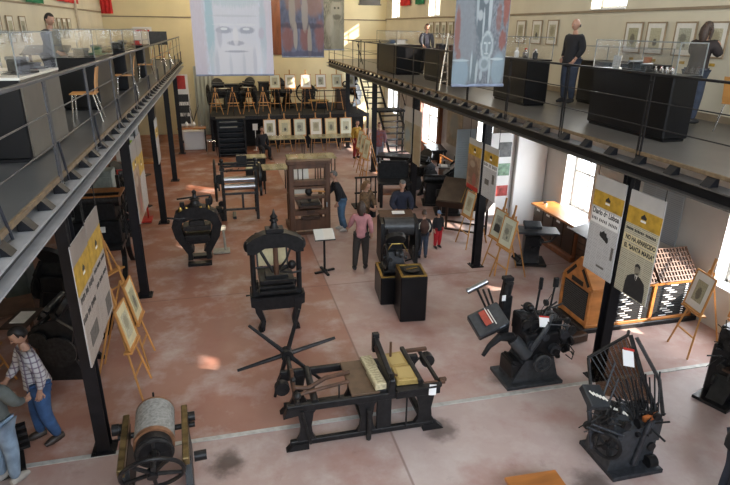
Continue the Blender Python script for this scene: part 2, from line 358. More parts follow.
# ---------------------------------------------------------------- mezzanines
FLANGE = mat('flange_lit_grey', (.34, .35, .37), .35, .1, .15, 5); FLANGER_LIT = mat('flange_lit_dark', (.085, .08, .075), .4, .1, .2, 5)  # flanges lightened: light falling on their tops is put into the colour
for side, xe, xw, dm in (('left', DL, XL, DECKL), ('right', DR, XR, DECKR)):
    s = 1 if side == 'right' else -1
    yend = 29.6
    dk = struct('floor_mezzanine_'+side, dm, box=[((xe+xw)/2, (yend+YF)/2, ZD-.02, abs(xw-xe), yend-YF, .04, 0, 0, 0, 0)])
    part(dk, 'deck_edge', EDGEW, box=[(xe-s*.01, (yend+YF)/2, ZD-.02, .03, yend-YF, .05, 0, 0, 0, 0)])
    y = -2.6
    while y < yend:
        part(dk, 'bracket', COLUMN, prism=[([(xe+s*.03, ZD-.035), (xe-s*.0, ZD-.035), (xe-s*.10, 3.527), (xe+s*.03, 3.527)], 'y', y-.07, y+.07)]); y += .6
    g = STEELG if side == 'left' else COLUMN
    bm_ = struct('beam_'+side, g, box=[(xe-s*.0, (yend+YF)/2, 3.435, .02, yend-YF, .15, 0, 0, 0, 0)])
    part(bm_, 'flange', FLANGE if side == 'left' else FLANGER_LIT, box=[(xe-s*.0, (yend+YF)/2, 3.515, .24, yend-YF, .02, 0, 0, 0, 0), (xe-s*.0, (yend+YF)/2, 3.355, .24, yend-YF, .02, 0, 0, 0, 0)], each=1)
    if side == 'right':
        part(bm_, 'brown_batten', EDGEW, box=[(xe+.2, (yend+YF)/2, 3.36, .03, yend-YF, .03, 0, 0, 0, 0)])  # brown wooden strip under the beam
    for y in POSTS_Y:
        c = struct('column', COLUMN, box=[(0, -.075, 1.67, .16, .012, 3.34, 0, 0, 0, 0), (0, .075, 1.67, .16, .012, 3.34, 0, 0, 0, 0), (0, 0, 1.67, .012, .15, 3.34, 0, 0, 0, 0)], loc=(xe+s*.07, y, 0))
        part(c, 'base_plate', COLUMN, box=[(0, 0, .01, .30, .28, .02)])
        part(c, 'bolt', IRON2, cyl=[((.11*i, .1*j, .02), (.11*i, .1*j, .045), .014, .014, 6) for i in (-1, 1) for j in (-1, 1)])
# railings
def railing(name, label, x, s, ys, y0, y1, m, thick):
    t = thing(name, label, 'railing', (x, 0, ZD))
    part(t, 'handrail', m, box=[(0, (y0+y1)/2, 1.0, .055, y1-y0, .03 if s > 0 else .035)])
    for z in (.34, .66): part(t, 'rail_wire', m, cyl=[((0, y0, z), (0, y1, z), .008, .008, 6)])
    for y in ys:
        p = part(t, 'post', m, box=[(0, y-.03, .42, .012, thick, 1.14), (0, y+.03, .42, .012, thick, 1.14), (0, y, .9, .02, .08, .05)])
        if s < 0: part(p, 'brace', m, tube=[([(0, y+.06, -.1), (0, y+.3, -.12), (.02, y+.06, .35)], .014, 6)])
railing('railing', 'blue-grey steel railing along the mezzanine with the beech chairs', DL+.02, -1, [.6, 2.6, 4.55, 6.5, 8.43, 10.45, 12.85, 15.27, 17.7, 20.05, 22.5, 25.1, 27.3, 29.3], YF+.3, 29.45, RAILP, .05)
railing('railing', 'thin black railing along the mezzanine where the bald man stands', DR-.02, 1, [.6, 2.5, 4.5, 6.45, 8.35, 10.3, 12.2, 14.15, 16.1, 18.05, 20.0, 22.0, 24.0, 26.0, 28.0, 29.4], YF+.3, 29.45, COLUMN, .03)
# cross rail closing the stair well on the far end of the right deck
t = thing('stair_guard', 'black guard rail round the stair opening at the far mezzanine end', 'railing', (0, 0, ZD))
part(t, 'handrail', COLUMN, box=[(5.43+.9, 23.3, .98, 1.9, .03, .03), (7.28, 25.0, .98, .03, 3.4, .03), (6.35, 26.7, .98, 1.9, .03, .03)])
part(t, 'rail_wire', COLUMN, box=[(5.43+.9, 23.3, .5, 1.9, .012, .012), (7.28, 25.0, .5, .012, 3.4, .012), (6.35, 26.7, .5, 1.9, .012, .012)])
for (x, y) in ((5.5, 23.3), (6.4, 23.3), (7.28, 23.3), (7.28, 25), (7.28, 26.7), (6.4, 26.7)): part(t, 'post', COLUMN, box=[(x, y, .49, .04, .03, .98)])
part(t, 'brace', COLUMN, tube=[([(6.5, 23.3, 0), (6.9, 23.3, .95)], .02, 6)])

# ---------------------------------------------------------------- stairs
t = thing('stairs', 'black steel stairs climbing past a landing to the mezzanine', 'stairs')
N_ = 9
for i in range(N_):
    part(t, 'tread', COLUMN, box=[(6.75, 20.75+i*.25, .2+i*.2, .85, .26, .03)])
part(t, 'stringer', COLUMN, prism=[([(20.55, 0), (20.75, 0), (23.1, 1.95), (22.85, 1.95)], 'x', 6.28, 6.32), ([(20.55, 0), (20.75, 0), (23.1, 1.95), (22.85, 1.95)], 'x', 7.18, 7.22)])
part(t, 'landing', COLUMN, box=[(6.85, 23.5, 1.93, 1.25, .95, .08)])
part(t, 'landing_leg', COLUMN, box=[(7.4, 23.1, .95, .06, .06, 1.9), (7.4, 23.9, .95, .06, .06, 1.9), (6.3, 23.9, .95, .06, .06, 1.9)], each=1)
for i in range(8):
    part(t, 'tread', COLUMN, box=[(6.5, 24.1+i*.27, 2.14+i*.2, .75, .27, .03)])
part(t, 'stringer', COLUMN, prism=[([(23.9, 1.9), (24.1, 1.9), (26.4, 3.62), (26.15, 3.62)], 'x', 6.08, 6.12), ([(23.9, 1.9), (24.1, 1.9), (26.4, 3.62), (26.15, 3.62)], 'x', 6.88, 6.92)])
part(t, 'handrail', COLUMN, tube=[([(7.2, 20.7, .95), (7.2, 22.95, 2.85), (7.2, 23.9, 2.85)], .02, 6), ([(6.12, 24.0, 2.8), (6.12, 26.2, 4.5)], .02, 6)])
for y in (20.8, 21.6, 22.4, 23.1, 23.9): part(t, 'baluster', COLUMN, box=[(7.2, y, min(y-20.6, 2.35)*.82+.5, .025, .025, .95)])

# ---------------------------------------------------------------- platform against the back wall
t = thing('platform', 'raised black display platform in front of the cream end wall', 'platform', (0, 25.6, 0))
part(t, 'deck', BLACKM, box=[(3.0, 2.3, 1.43, 7.1, 4.5, .08)])
part(t, 'fascia', IRON2, box=[(3.0, .02, 1.44, 7.1, .05, .16)])
for x in (-.5, .9, 2.3, 3.7, 5.1, 6.5): part(t, 'post', COLUMN, box=[(x, .06, .7, .1, .1, 1.4)])
part(t, 'backcloth', BLACKM, box=[(3.0, .9, .7, 7.0, .03, 1.38)], label='black cloth hung under the platform')
rl = thing('platform_railing', 'thin black railing along the front of the raised platform', 'railing', (0, 25.6, 1.48))
part(rl, 'handrail', COLUMN, box=[(3.0, .02, 1.06, 7.1, .04, .035)])
part(rl, 'rail_wire', COLUMN, box=[(3.0, .02, .82, 7.1, .02, .02)])
for x in [-.52+i*1.0 for i in range(8)]: part(rl, 'post', COLUMN, box=[(x, .02, .52, .03, .03, 1.04)])
# ================================================================ things on the mezzanines
random.seed(11)
def showcase(label, x0, x1, y0, y1, h=.92, gh=.45, body=BLACKP, top=BLACKP, group=None, side=None):
    cx, cy, w, d = (x0+x1)/2, (y0+y1)/2, x1-x0, y1-y0
    t = thing('showcase', label, 'display case', (cx, cy, ZD), 0, group)
    part(t, 'plinth', body, box=[(0, 0, h/2+.02, w-.04, d-.04, h-.04), (0, 0, .02, w-.1, d-.1, .04)])
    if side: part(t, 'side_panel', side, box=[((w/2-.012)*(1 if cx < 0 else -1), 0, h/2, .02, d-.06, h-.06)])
    part(t, 'top_board', top, box=[(0, 0, h-.01, w, d, .03)])
    g = part(t, 'glass_cover', GLASS, box=[(-w/2+.01, 0, h+gh/2, .008, d-.02, gh, 0, 0, 0, 0), (w/2-.01, 0, h+gh/2, .008, d-.02, gh, 0, 0, 0, 0), (0, -d/2+.01, h+gh/2, w-.02, .008, gh, 0, 0, 0, 0),
        (0, d/2-.01, h+gh/2, w-.02, .008, gh, 0, 0, 0, 0), (0, 0, h+gh, w-.02, d-.02, .008, 0, 0, 0, 0)])
    part(t, 'glass_edge', GEDGE, box=[(sx*(w/2-.01), sy*(d/2-.01), h+gh/2, .012, .012, gh, 0, 0, 0, 0) for sx in (-1, 1) for sy in (-1, 1)]+[(0, sy*(d/2-.01), h+gh, w, .01, .01, 0, 0, 0, 0) for sy in (-1, 1)]+[(sx*(w/2-.01), 0, h+gh, .01, d, .01, 0, 0, 0, 0) for sx in (-1, 1)])
    return t
CASES = 'black showcases along the mezzanines'
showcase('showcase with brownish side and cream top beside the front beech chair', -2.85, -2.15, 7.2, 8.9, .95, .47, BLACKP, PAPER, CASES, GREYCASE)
showcase('second black showcase with the tall visitor leaning behind it', -2.88, -2.18, 11.7, 13.7, .94, .48, group=CASES)
showcase('black showcase behind the middle beech chair', -2.75, -2.15, 15.2, 17.2, .93, .46, group=CASES)
showcase('black showcase near the small television', -2.72, -2.15, 18.9, 20.6, .93, .46, group=CASES)
showcase('big black showcase in front of the woman in dark coat', 6.15, 6.62, 6.9, 8.8, .93, .44, group=CASES)
showcase('black showcase under the grey portrait banner edge', 6.15, 6.72, 11.0, 12.5, .93, .44, group=CASES)
showcase('black showcase beside the leaning aluminium ladder', 6.25, 6.85, 15.1, 17.6, .93, .44, group=CASES)
showcase('black showcase with the blue shirted man behind it', 5.85, 6.8, 19.3, 21.9, .97, .44, group=CASES)
showcase('low black showcase by the wall behind the bald man', 7.75, 8.45, 9.6, 11.6, .9, .3, group=CASES)
tag(solo('television', 'small black television screen on the far end of the chair-lined mezzanine', 'television', DARKGREY, (-2.6, 28.9, ZD), box=[(0, 0, .95, .78, .05, .58), (0, 0, .33, .06, .05, .66), (0, 0, .02, .4, .3, .04)]), 'small black television screen on the far end of the chair-lined mezzanine', 'television')
t = thing('notice_board', 'white notice board with red heading beside the television', 'sign', (-3.25, 28.9, ZD))
part(t, 'board', WHITE, box=[(0, 0, 1.05, .82, .03, .75), (-.3, 0, .35, .03, .03, .7), (.3, 0, .35, .03, .03, .7)])
part(t, 'heading', REDP, box=[(0, -.02, 1.27, .62, .008, .07)])

# beech chairs
def chair(label, x, y, rz, group):
    t = thing('beech_chair', label, 'chair', (x, y, ZD), rz, group)
    part(t, 'seat', ORANGE, box=[(0, 0, .45, .40, .40, .018)])
    b = MB(); b.band([(.17, .45), (.2, .52), (.205, .62), (.225, .74), (.25, .86)], [.014]*5, 'x', -.2, .2); b.build('backrest', ORANGE, t)
    for sx in (-.17, .17):
        for (y0, y1) in ((-.16, -.2), (.15, .25)):
            part(t, 'leg', CHROME, tube=[([(sx, y0, .44), (sx*1.1, y1, 0)], .013, 8)])
    return t
CG = 'beech chairs by the showcases'
chair('beech veneer chair with chrome legs, standing in front on the grey deck', -2.2, 10.45, -86, CG)
chair('beech veneer chair beside the third black showcase', -2.08, 14.2, -84, CG)
chair('beech veneer chair in front of the fourth showcase', -2.05, 18.0, -84, CG)
chair('beech veneer chair standing beyond the television side showcase', -2.05, 22.4, -84, CG)
chair('beech veneer chair by the wall near the woman in dark coat', 8.0, 7.45, 95, CG)
chair('beech veneer chair at the far railing end', -2.1, 25.6, -84, CG)

# small exhibits in the cases (each on the top board)
def exhibit_block(label, x, y, z, m, w, d, h, group):
    t = thing('exhibit', label, 'exhibit', (x, y, z), random.uniform(-20, 20), group)
    part(t, 'foot', m, box=[(0, 0, .012, w, d, .024)]); part(t, 'housing', m, box=[(0, 0, h*.42, w*.6, d*.6, h*.75)])
    part(t, 'roller', STEEL, cyl=[((-w*.45, 0, h*.8), (w*.45, 0, h*.8), h*.14)])
def bottle(label, x, y, z, m, h, group):
    t = thing('ink_bottle', label, 'bottle', (x, y, z), 0, group)
    part(t, 'body', m, lathe=[((0, 0, 0), [(h*.25, 0), (h*.27, h*.05), (h*.27, h*.6), (h*.1, h*.75), (h*.1, h*.85)])]); part(t, 'cap', REDP if random.random() < .5 else WHITE, cyl=[((0, 0, h*.85), (0, 0, h), h*.13)])
def leaflet(label, x, y, z, m, w, h, group, rz=0):
    t = thing('leaflet', label, 'leaflet', (x, y, z), rz, group); part(t, 'card', m, box=[(0, 0, h/2, w, .01, h, -8)]); part(t, 'foot', WHITE, box=[(0, .04, .005, w*.8, .08, .01)])
zt = ZD+.93+.008
e1 = 'model presses in the big showcase'
exhibit_block('small black model press in the big showcase', 6.4, 8.05, zt, IRON, .3, .24, .16, e1)
exhibit_block('smaller dark model beside the model press in the big showcase', 6.36, 7.75, zt, IRON2, .22, .2, .13, e1)
leaflet('upright booklet at the far end of the big showcase', 6.35, 8.45, zt, printed('booklet_grey', (.4, .4, .38), (.1, .1, .1), 12, 3), .13, .2, 'booklets in the big showcase', -60)
leaflet('brown upright booklet behind the model press', 6.48, 7.9, zt, WOODR, .12, .2, 'booklets in the big showcase', -60)
for i in range(7):
    bottle('little glass bottle in the row next to the woman in dark coat', 6.33+.06*(i % 2), 7.18+i*.055, zt, LABELM if i % 2 else CHROME, .09, 'bottles in the big showcase')
for i in range(6):
    bottle('bottle in the black showcase under the portrait banner', 6.4+.1*(i % 2), 11.15+i*.2, ZD+.938, (DARKGREY, LABELM, CHROME)[i % 3], .2, 'bottles under the portrait banner')
for i in range(4): exhibit_block('dark brown exhibit in the showcase by the ladder', 6.5, 15.5+i*.5, ZD+.938, WOODB if i < 2 else IRON, .25, .3, .17, 'exhibits by the ladder')
exhibit_block('blue exhibit in the showcase of the blue shirted man', 6.3, 21.3, ZD+.978, mat('blue_enamel', (.06, .12, .25), .4), .3, .3, .15, None)
exhibit_block('white exhibit in the showcase of the blue shirted man', 6.3, 20.2, ZD+.978, WHITE, .5, .35, .17, None)
exhibit_block('dark machine model on the cream topped showcase top', -2.3, 7.75, ZD+.966, IRON2, .3, .3, .2, None)
exhibit_block('pale tool set on the cream topped showcase top', -2.55, 7.5, ZD+.966, CHROME, .35, .3, .14, None)
exhibit_block('flat black tool on the far end of the cream showcase top', -2.4, 8.55, ZD+.966, IRON, .35, .25, .09, None)
exhibit_block('brass and black model in the second showcase', -2.45, 11.9, ZD+.948, IRON, .35, .3, .17, None)
exhibit_block('green dark model in the second showcase', -2.35, 12.9, ZD+.948, mat('green_enamel', (.02, .12, .05), .4), .25, .25, .2, None)
exhibit_block('black camera-like model in the third showcase', -2.4, 15.6, ZD+.938, IRON, .3, .3, .2, None)
exhibit_block('grey model in the third showcase', -2.35, 16.4, ZD+.938, IRON2, .25, .3, .22, None)
exhibit_block('red model in the fourth showcase', -2.4, 19.6, ZD+.938, REDP, .25, .3, .15, None)
# tilted reading board behind the cases
t = thing('reading_desk', 'brown framed glass reading desk against the flag wall', 'desk', (-3.6, 14.2, ZD))
part(t, 'board', GREYCASE, box=[(0, 0, .98, .9, .5, .04, 18), (0, 0, .9, .95, .5, .03)]); 
for sx in (-.4, .4): part(t, 'leg', WOODB, box=[(sx, -.2, .44, .05, .05, .88), (sx, .2, .44, .05, .05, .88)])

# ladder
t = thing('ladder', 'aluminium step ladder leaning on the railing by the showcases', 'ladder', (5.72, 14.2, ZD), 0)
part(t, 'stile', CHROME, tube=[([(-.22, 0, 0), (-.05, .0, 1.4)], .022, 6), ([(.05, .12, 0), (-.02, .12, 1.4)], .022, 6)])
for i in range(1, 6): part(t, 'rung', CHROME, cyl=[((-.22+i*.028, 0, i*.23), (.05-i*.011, .12, i*.23), .014)])

# framed pictures on the walls
def picture(label, x, y, z, w, h, rz, pm, group, frame=FRAMEP, mount=PAPER, lean=0, cat='picture', inner=.62, name='framed_picture', off=0):
    t = thing(name, label, cat, (x, y, z), rz, group); t.rotation_euler = (R(lean), 0, R(rz))
    f = .028
    part(t, 'frame', frame, box=[(-w/2+f/2, 0, 0, f, .03, h), (w/2-f/2, 0, 0, f, .03, h), (0, 0, h/2-f/2, w-f*2, .03, f), (0, 0, -h/2+f/2, w-f*2, .03, f)])
    part(t, 'mount', mount, box=[(0, .004, 0, w-f*1.6, .014, h-f*1.6, 0, 0, 0, 0)])
    part(t, 'print', pm, box=[(0, -.006, off, w*inner*.9, .008, h*inner, 0, 0, 0, 0)])
    return t
PR = [blobs('engraving_%d' % i, b, it, .7, .3, 14) for i, (b, it) in enumerate([
    ((.36, .34, .22), [(.5, .4, .25, .3, (.10, .09, .07), .4, .8)]), ((.42, .40, .28), [(.55, .3, .2, .18, (.05, .05, .05), .4, .9)]),
    ((.38, .38, .30), [(.4, .55, .3, .2, (.12, .12, .1), .5, .7), (.6, .2, .1, .1, (.05, .05, .05), .4, .8)]), ((.45, .42, .30), [(.5, .6, .35, .3, (.25, .22, .14), .6, .7)])])]
DARKPR = blobs('dark_landscape_print', (.34, .34, .28), [(.5, .2, .6, .32, (.03, .03, .03), .4, .95), (.55, .75, .3, .14, (.15, .15, .13), .5, .6)], .7, .2, 10)
PG = 'framed prints above the showcases'
for i, (y, lb) in enumerate([(11.02, 'framed print next to the bald man on the wall'), (10.35, 'second framed print from the bald man over the big showcase'), (9.57, 'third framed print from the bald man, partly behind the woman'), (8.85, 'framed print on the wall past the woman in dark coat')]):
    picture(lb, XR-.03, y, 5.06, .54, .62, -90, PR[i], PG)
    tag(solo('caption_plate', ['ochre', 'brass coloured', 'small ochre', 'thin ochre'][i]+' caption plate under the '+lb.split(' on ')[0].split(' over ')[0].split(',')[0], 'caption', GOLDB, (XR-.02, y-.05, 4.64), box=[(0, 0, 0, .015, .12, .05)]), ['ochre', 'brass coloured', 'small ochre', 'thin ochre'][i]+' caption plate under the '+lb.split(' on ')[0].split(' over ')[0].split(',')[0], 'caption')
for y, lb in ((15.0, 'framed print behind the bald man, farther of the pair'), (14.2, 'framed print behind the bald man, nearer of the pair'), (15.9, 'framed print beside the grey portrait banner edge'),
              (20.7, 'pale framed print beyond the ladder, nearest of five'), (21.3, 'pale framed print beyond the ladder, second of five'), (22.0, 'pale framed print beyond the ladder, middle of five'),
              (22.7, 'pale framed print beyond the ladder, fourth of five'), (23.4, 'pale framed print beyond the ladder, farthest of five'), (17.2, 'framed print hidden partly by the grey portrait banner')):
    picture(lb, XR-.03, y, 5.13, .52, .62, -90, PR[int(y*7) % 4], PG)
for y, lb, w in ((16.2, 'tall framed print at the near end of the flag wall', .5), (17.1, 'pale framed print on the flag wall, second one', .5), (18.15, 'brown framed print on the flag wall under the green flag', .55),
              (20.7, 'narrow framed print under the red flag, first of the row', .5), (21.4, 'narrow framed print under the red flag, second of the row', .5), (22.1, 'narrow framed print under the red flag, third of the row', .5),
              (22.8, 'narrow framed print under the red flag, fourth of the row', .5), (23.5, 'narrow framed print under the red flag, last of the row', .5)):
    picture(lb, XL+.03, y, 5.05, w, .66, 90, PR[int(y*5) % 4], 'framed prints on the flag wall')

# flags hung under the ceiling line
def cloth(parent, name, m, w, h, amp=.04, waves=3, n=24, thick=.006, loc=(0, 0, 0)):
    b = MB(); F_, B_ = [], []
    for j in range(13):
        for i in range(n+1):
            u, v = i/n, j/12
            y = amp*math.sin(u*waves*2*PI+v*1.3)*(.3+.7*v)+amp*.5*math.sin(v*5+u*3)
            F_.append(b.bm.verts.new((w*(u-.5), y, -h*v))); B_.append(b.bm.verts.new((w*(u-.5), y+thick, -h*v)))
    k = n+1
    for L_, rev in ((F_, 0), (B_, 1)):
        for j in range(12):
            for i in range(n):
                q = [L_[j*k+i], L_[j*k+i+1], L_[(j+1)*k+i+1], L_[(j+1)*k+i]]; b.face(q[::-1] if rev else q)
    rim = [i for i in range(k)]+[j*k+n for j in range(1, 13)]+[12*k+i for i in range(n-1, -1, -1)]+[j*k for j in range(11, 0, -1)]
    for a, c in zip(rim, rim[1:]+rim[:1]): b.face([F_[a], F_[c], B_[c], B_[a]])
    return b.build(name, m, parent, loc)
def flag(label, x, y, z, w, h, rz, m):
    t = thing('flag', label, 'flag', (x, y, z), rz, 'flags under the ceiling')
    cloth(t, 'cloth', m, w, h); part(t, 'pole', WOODB, cyl=[((-w/2-.05, 0, .01), (w/2+.05, 0, .01), .02)])
    part(t, 'cord', IRON2, cyl=[((sx*w*.45, 0, .02), (sx*w*.45, 0, ZC-z), .006, None, 5) for sx in (-1, 1)], each=1)
FG, FR, FW = (mat('flag_green', (.015, .17, .075), .8, 0, .2, 4), mat('flag_red', (.5, .015, .015), .8, 0, .2, 4), mat('flag_white', (.7, .68, .64), .8))
flag('green flag over the pictures, at the near end of the flag wall', XL+.12, 19.5, 6.9, 1.9, 1.15, 90, FG)
flag('wide red flag with folded corner over the pictures', XL+.12, 23.7, 6.9, 3.4, 1.0, 90, FR)
flag('narrow red flag hanging in the corner of the end wall', -4.75, 29.7, 6.9, .5, 1.25, 0, FR)
flag('red flag between the two far high windows', XR-.12, 26.9, 7.2, 1.4, 1.05, -90, FR)
flag('green flag between the two far high windows', XR-.12, 24.85, 7.2, 1.0, 1.05, -90, FG)
solo('wooden_panel', 'tall brown wooden panel on the end wall behind the banners', 'panel', WOODR, (2.98, YB-.03, 3.85), box=[(0, 0, 1.9, .75, .05, 3.8), (0, -.03, 1.9, .06, .02, 3.8)])  # wooden panel fixed to the end wall
solo('ceiling_grille', 'brown framed grille high on the end wall corner', 'grille', GREYCASE, (7.7, YB-.03, 6.25), box=[(0, 0, .7, 1.1, .04, 1.4), (0, -.02, .03, 1.2, .04, .06)])

# ---------------------------------------------------------------- big hanging banners
B1 = blobs('bearded_face_cloth', (.70, .76, .87), [
    (.53, .52, .37, .60, (.76, .78, .86), .5, .8), (.53, .98, .40, .18, (.55, .68, .74), .4, .6), (.06, .4, .1, .8, (.70, .62, .69), .6, .7), (.95, .4, .1, .9, (.68, .62, .70), .6, .7),
    (.22, .55, .05, .5, (.44, .64, .72), .5, .85), (.88, .5, .04, .45, (.52, .62, .70), .6, .8), (.53, .18, .34, .26, (.80, .81, .87), .6, .8), (.39, .535, .10, .04, (.42, .46, .56), .5, .9),
    (.67, .535, .10, .04, (.42, .46, .56), .5, .9), (.39, .55, .045, .016, (.84, .88, .93), .4, .9), (.67, .55, .045, .016, (.84, .88, .93), .4, .9), (.53, .385, .10, .03, (.44, .46, .55), .5, .85),
    (.53, .46, .035, .11, (.83, .84, .89), .5, .8), (.53, .285, .14, .013, (.46, .48, .57), .6, .9), (.53, .32, .19, .022, (.80, .82, .88), .5, .7), (.39, .60, .13, .016, (.80, .83, .89), .5, .8), (.67, .60, .13, .016, (.80, .83, .89), .5, .8),
    (.33, .46, .03, .12, (.56, .58, .67), .7, .7), (.86, .50, .035, .07, (.56, .55, .65), .5, .8), (.28, .12, .025, .18, (.57, .62, .71), .7, .6), (.76, .15, .025, .18, (.57, .60, .70), .7, .6), (.45, .1, .02, .14, (.62, .66, .74), .7, .6), (.62, .1, .02, .16, (.62, .66, .74), .7, .6), (.53, .70, .3, .014, (.62, .66, .73), .6, .7)], .75, .10, 7, (9, 1, 2))
B2 = blobs('figures_cloth', (.17, .20, .31), [
    (.30, .95, .2, .25, (.40, .26, .22), .5, .7), (.75, .85, .25, .2, (.40, .25, .21), .5, .7), (.15, .3, .14, .22, (.33, .16, .15), .6, .8), (.55, .3, .12, .2, (.33, .16, .15), .6, .8), (.9, .35, .12, .25, (.33, .16, .16), .6, .8), (.5, .5, .5, .05, (.10, .10, .15), .6, .8),
    (.27, .75, .075, .30, (.44, .42, .40), .4, .9), (.33, .34, .05, .22, (.46, .44, .42), .4, .9), (.56, .72, .075, .30, (.44, .42, .42), .4, .9), (.66, .24, .05, .26, (.46, .45, .43), .4, .9), (.5, .04, .5, .06, (.12, .13, .22), .5, .8)], .8, .25, 8)
B3 = blobs('pale_saint_cloth', (.26, .26, .21), [(.62, .72, .28, .17, (.40, .39, .33), .5, .8), (.55, .76, .05, .02, (.08, .08, .07), .5, .9), (.72, .76, .05, .02, (.08, .08, .07), .5, .9), (.64, .60, .2, .05, (.12, .12, .1), .6, .8), (.3, .45, .2, .2, (.45, .44, .38), .5, .8),
    (.66, .2, .3, .28, (.36, .36, .30), .6, .8), (.64, .93, .36, .06, (.13, .13, .12), .5, .8)], .8, .45, 16)
B4 = blobs('grey_figure_cloth', (.165, .185, .21), [
    (.22, .62, .22, .5, (.20, .22, .245), .6, .8), (.5, .80, .15, .40, (.10, .125, .145), .5, .85), (.06, .55, .05, .22, (.22, .08, .06), .6, .8), (.10, .30, .04, .07, (.22, .085, .065), .6, .7), (.93, .82, .06, .22, (.25, .08, .055), .5, .85), (.90, .46, .07, .10, (.24, .08, .06), .6, .8), (.80, .68, .05, .14, (.22, .10, .085), .6, .7),
    (.64, .80, .03, .28, (.42, .47, .50), .6, .85), (.40, .84, .025, .22, (.36, .41, .44), .6, .8), (.53, .62, .02, .14, (.40, .45, .48), .6, .8), (.46, .70, .05, .05, (.38, .42, .45), .6, .8), (.55, .86, .05, .05, (.34, .38, .41), .6, .8), (.48, .94, .06, .03, (.32, .37, .40), .6, .8),
    (.62, .40, .115, .145, (.42, .48, .50), .35, .9), (.62, .40, .085, .115, (.17, .21, .235), .4, .9), (.62, .385, .02, .06, (.38, .44, .46), .5, .8), (.585, .43, .022, .012, (.45, .50, .52), .5, .9), (.665, .43, .022, .012, (.45, .50, .52), .5, .9), (.62, .325, .04, .010, (.40, .45, .47), .5, .9),
    (.60, .22, .11, .075, (.35, .41, .44), .5, .8), (.60, .22, .06, .045, (.15, .19, .21), .5, .7), (.86, .17, .13, .17, (.25, .33, .38), .4, .8), (.83, .27, .13, .014, (.45, .52, .55), .5, .8), (.14, .12, .16, .15, (.22, .30, .36), .4, .8), (.14, .255, .15, .012, (.38, .46, .5), .5, .8), (.38, .16, .09, .15, (.14, .18, .20), .5, .7),
    (.34, .20, .02, .14, (.40, .46, .49), .6, .8), (.46, .13, .025, .12, (.42, .48, .50), .6, .8), (.70, .12, .02, .12, (.38, .45, .48), .6, .8), (.55, .10, .03, .05, (.40, .46, .49), .6, .7)], .8, .35, 13, (1.5, 1, 1.8))
def banner(label, x, y, z, w, h, rz, m, amp=.02):
    t = thing('hanging_banner', label, 'banner', (x, y, z+h), rz, 'painted banners hung from the ceiling')
    cloth(t, 'cloth', m, w, h, amp, 2)
    part(t, 'bottom_bar', mat('banner_bar_'+m.name, (.25, .30, .42), .5), cyl=[((-w/2, 0, -h), (w/2, 0, -h), .028)])
    part(t, 'top_bar', IRON2, cyl=[((-w/2, 0, .01), (w/2, 0, .01), .025)])
    part(t, 'cord', IRON2, cyl=[((s*w*.4, 0, 0), (s*w*.4, 0, ZC-z-h), .006, .006, 5) for s in (-1, 1)])
banner('pale lilac banner with a bearded stone face hung over the aisle', .47, 18, 3.82, 2.28, 2.35, 0, B1)
banner('blue and rust banner showing standing figures by the wooden panel', 3.35, 24, 4.05, 1.72, 2.35, 0, B2)
banner('narrow grey-olive banner with a bearded head beside the figures banner', 4.68, 24.3, 4.32, .86, 2.1, 0, B3)
banner('dark grey banner with red edges and pale ghostly figure near the railing', 4.62, 10, 4.22, 1.02, 1.72, -2, B4)
# ---------------------------------------------------------------- unseen pendants added to light the hall, standing for ceiling spotlights
LAMPW = glow('added_lamp_glow', (1, .93, .82), 6)
proto = None
for (x, y) in [(a, b) for b in (1.5, 7, 12.5, 18, 24, 28.3) for a in (-.2, 4.1)]:
    t = thing('added_pendant', 'unseen pendant lamp added under the ceiling above the hall', 'lamp', (x, y, ZC), 0, 'unseen added pendant lamps in two rows')
    part(t, 'cord', IRON2, cyl=[((0, 0, 0), (0, 0, -.8), .01, .01, 6)]); part(t, 'shade', DARKGREY, lathe=[((0, 0, -1.1), [(.3, 0), (.29, .03), (.12, .22), (.06, .3)])])
    part(t, 'bulb', LAMPW, sph=[(0, 0, -1.12, .13)])
def light(name, kind, loc, rot, e, size=None, sy=None, c=(1, 1, 1), **kw):
    l = bpy.data.lights.new(name, kind); l.energy = e; l.color = c
    if kind == 'AREA':
        l.shape = 'RECTANGLE'; l.size = size; l.size_y = sy or size
    for k, v in kw.items(): setattr(l, k, v)
    o = bpy.data.objects.new(name, l); COL.objects.link(o); o.location = loc; o.rotation_euler = rot; return o
# ================================================================ things on the hall floor
random.seed(23)
def rods(n, bx, r=(.006, .016), L=(.35, .9)):
    """short levers and links reaching from the rim of a mechanism towards its body"""
    out = []; c = Vector([(a+b)/2 for a, b in bx])
    for _ in range(n):
        p = Vector([random.uniform(a, b) for a, b in bx]); t_ = c+Vector([random.uniform(-.25, .25)*(b-a) for a, b in bx])
        q = p+(t_-p)*random.uniform(*L)
        if (q-p).length > .05: out.append((tuple(p), tuple(q), random.uniform(*r), None, 6))
    return out
def gears(n, bx, r=(.03, .08)):
    out = []
    for _ in range(n):
        p = Vector([random.uniform(a, b) for a, b in bx]); ax = random.choice([(1, 0, 0), (0, 1, 0)]); a = Vector(ax)*.02
        rr = random.uniform(*r); out.append((tuple(p-a), tuple(p+a), rr, None, 14))
    return out

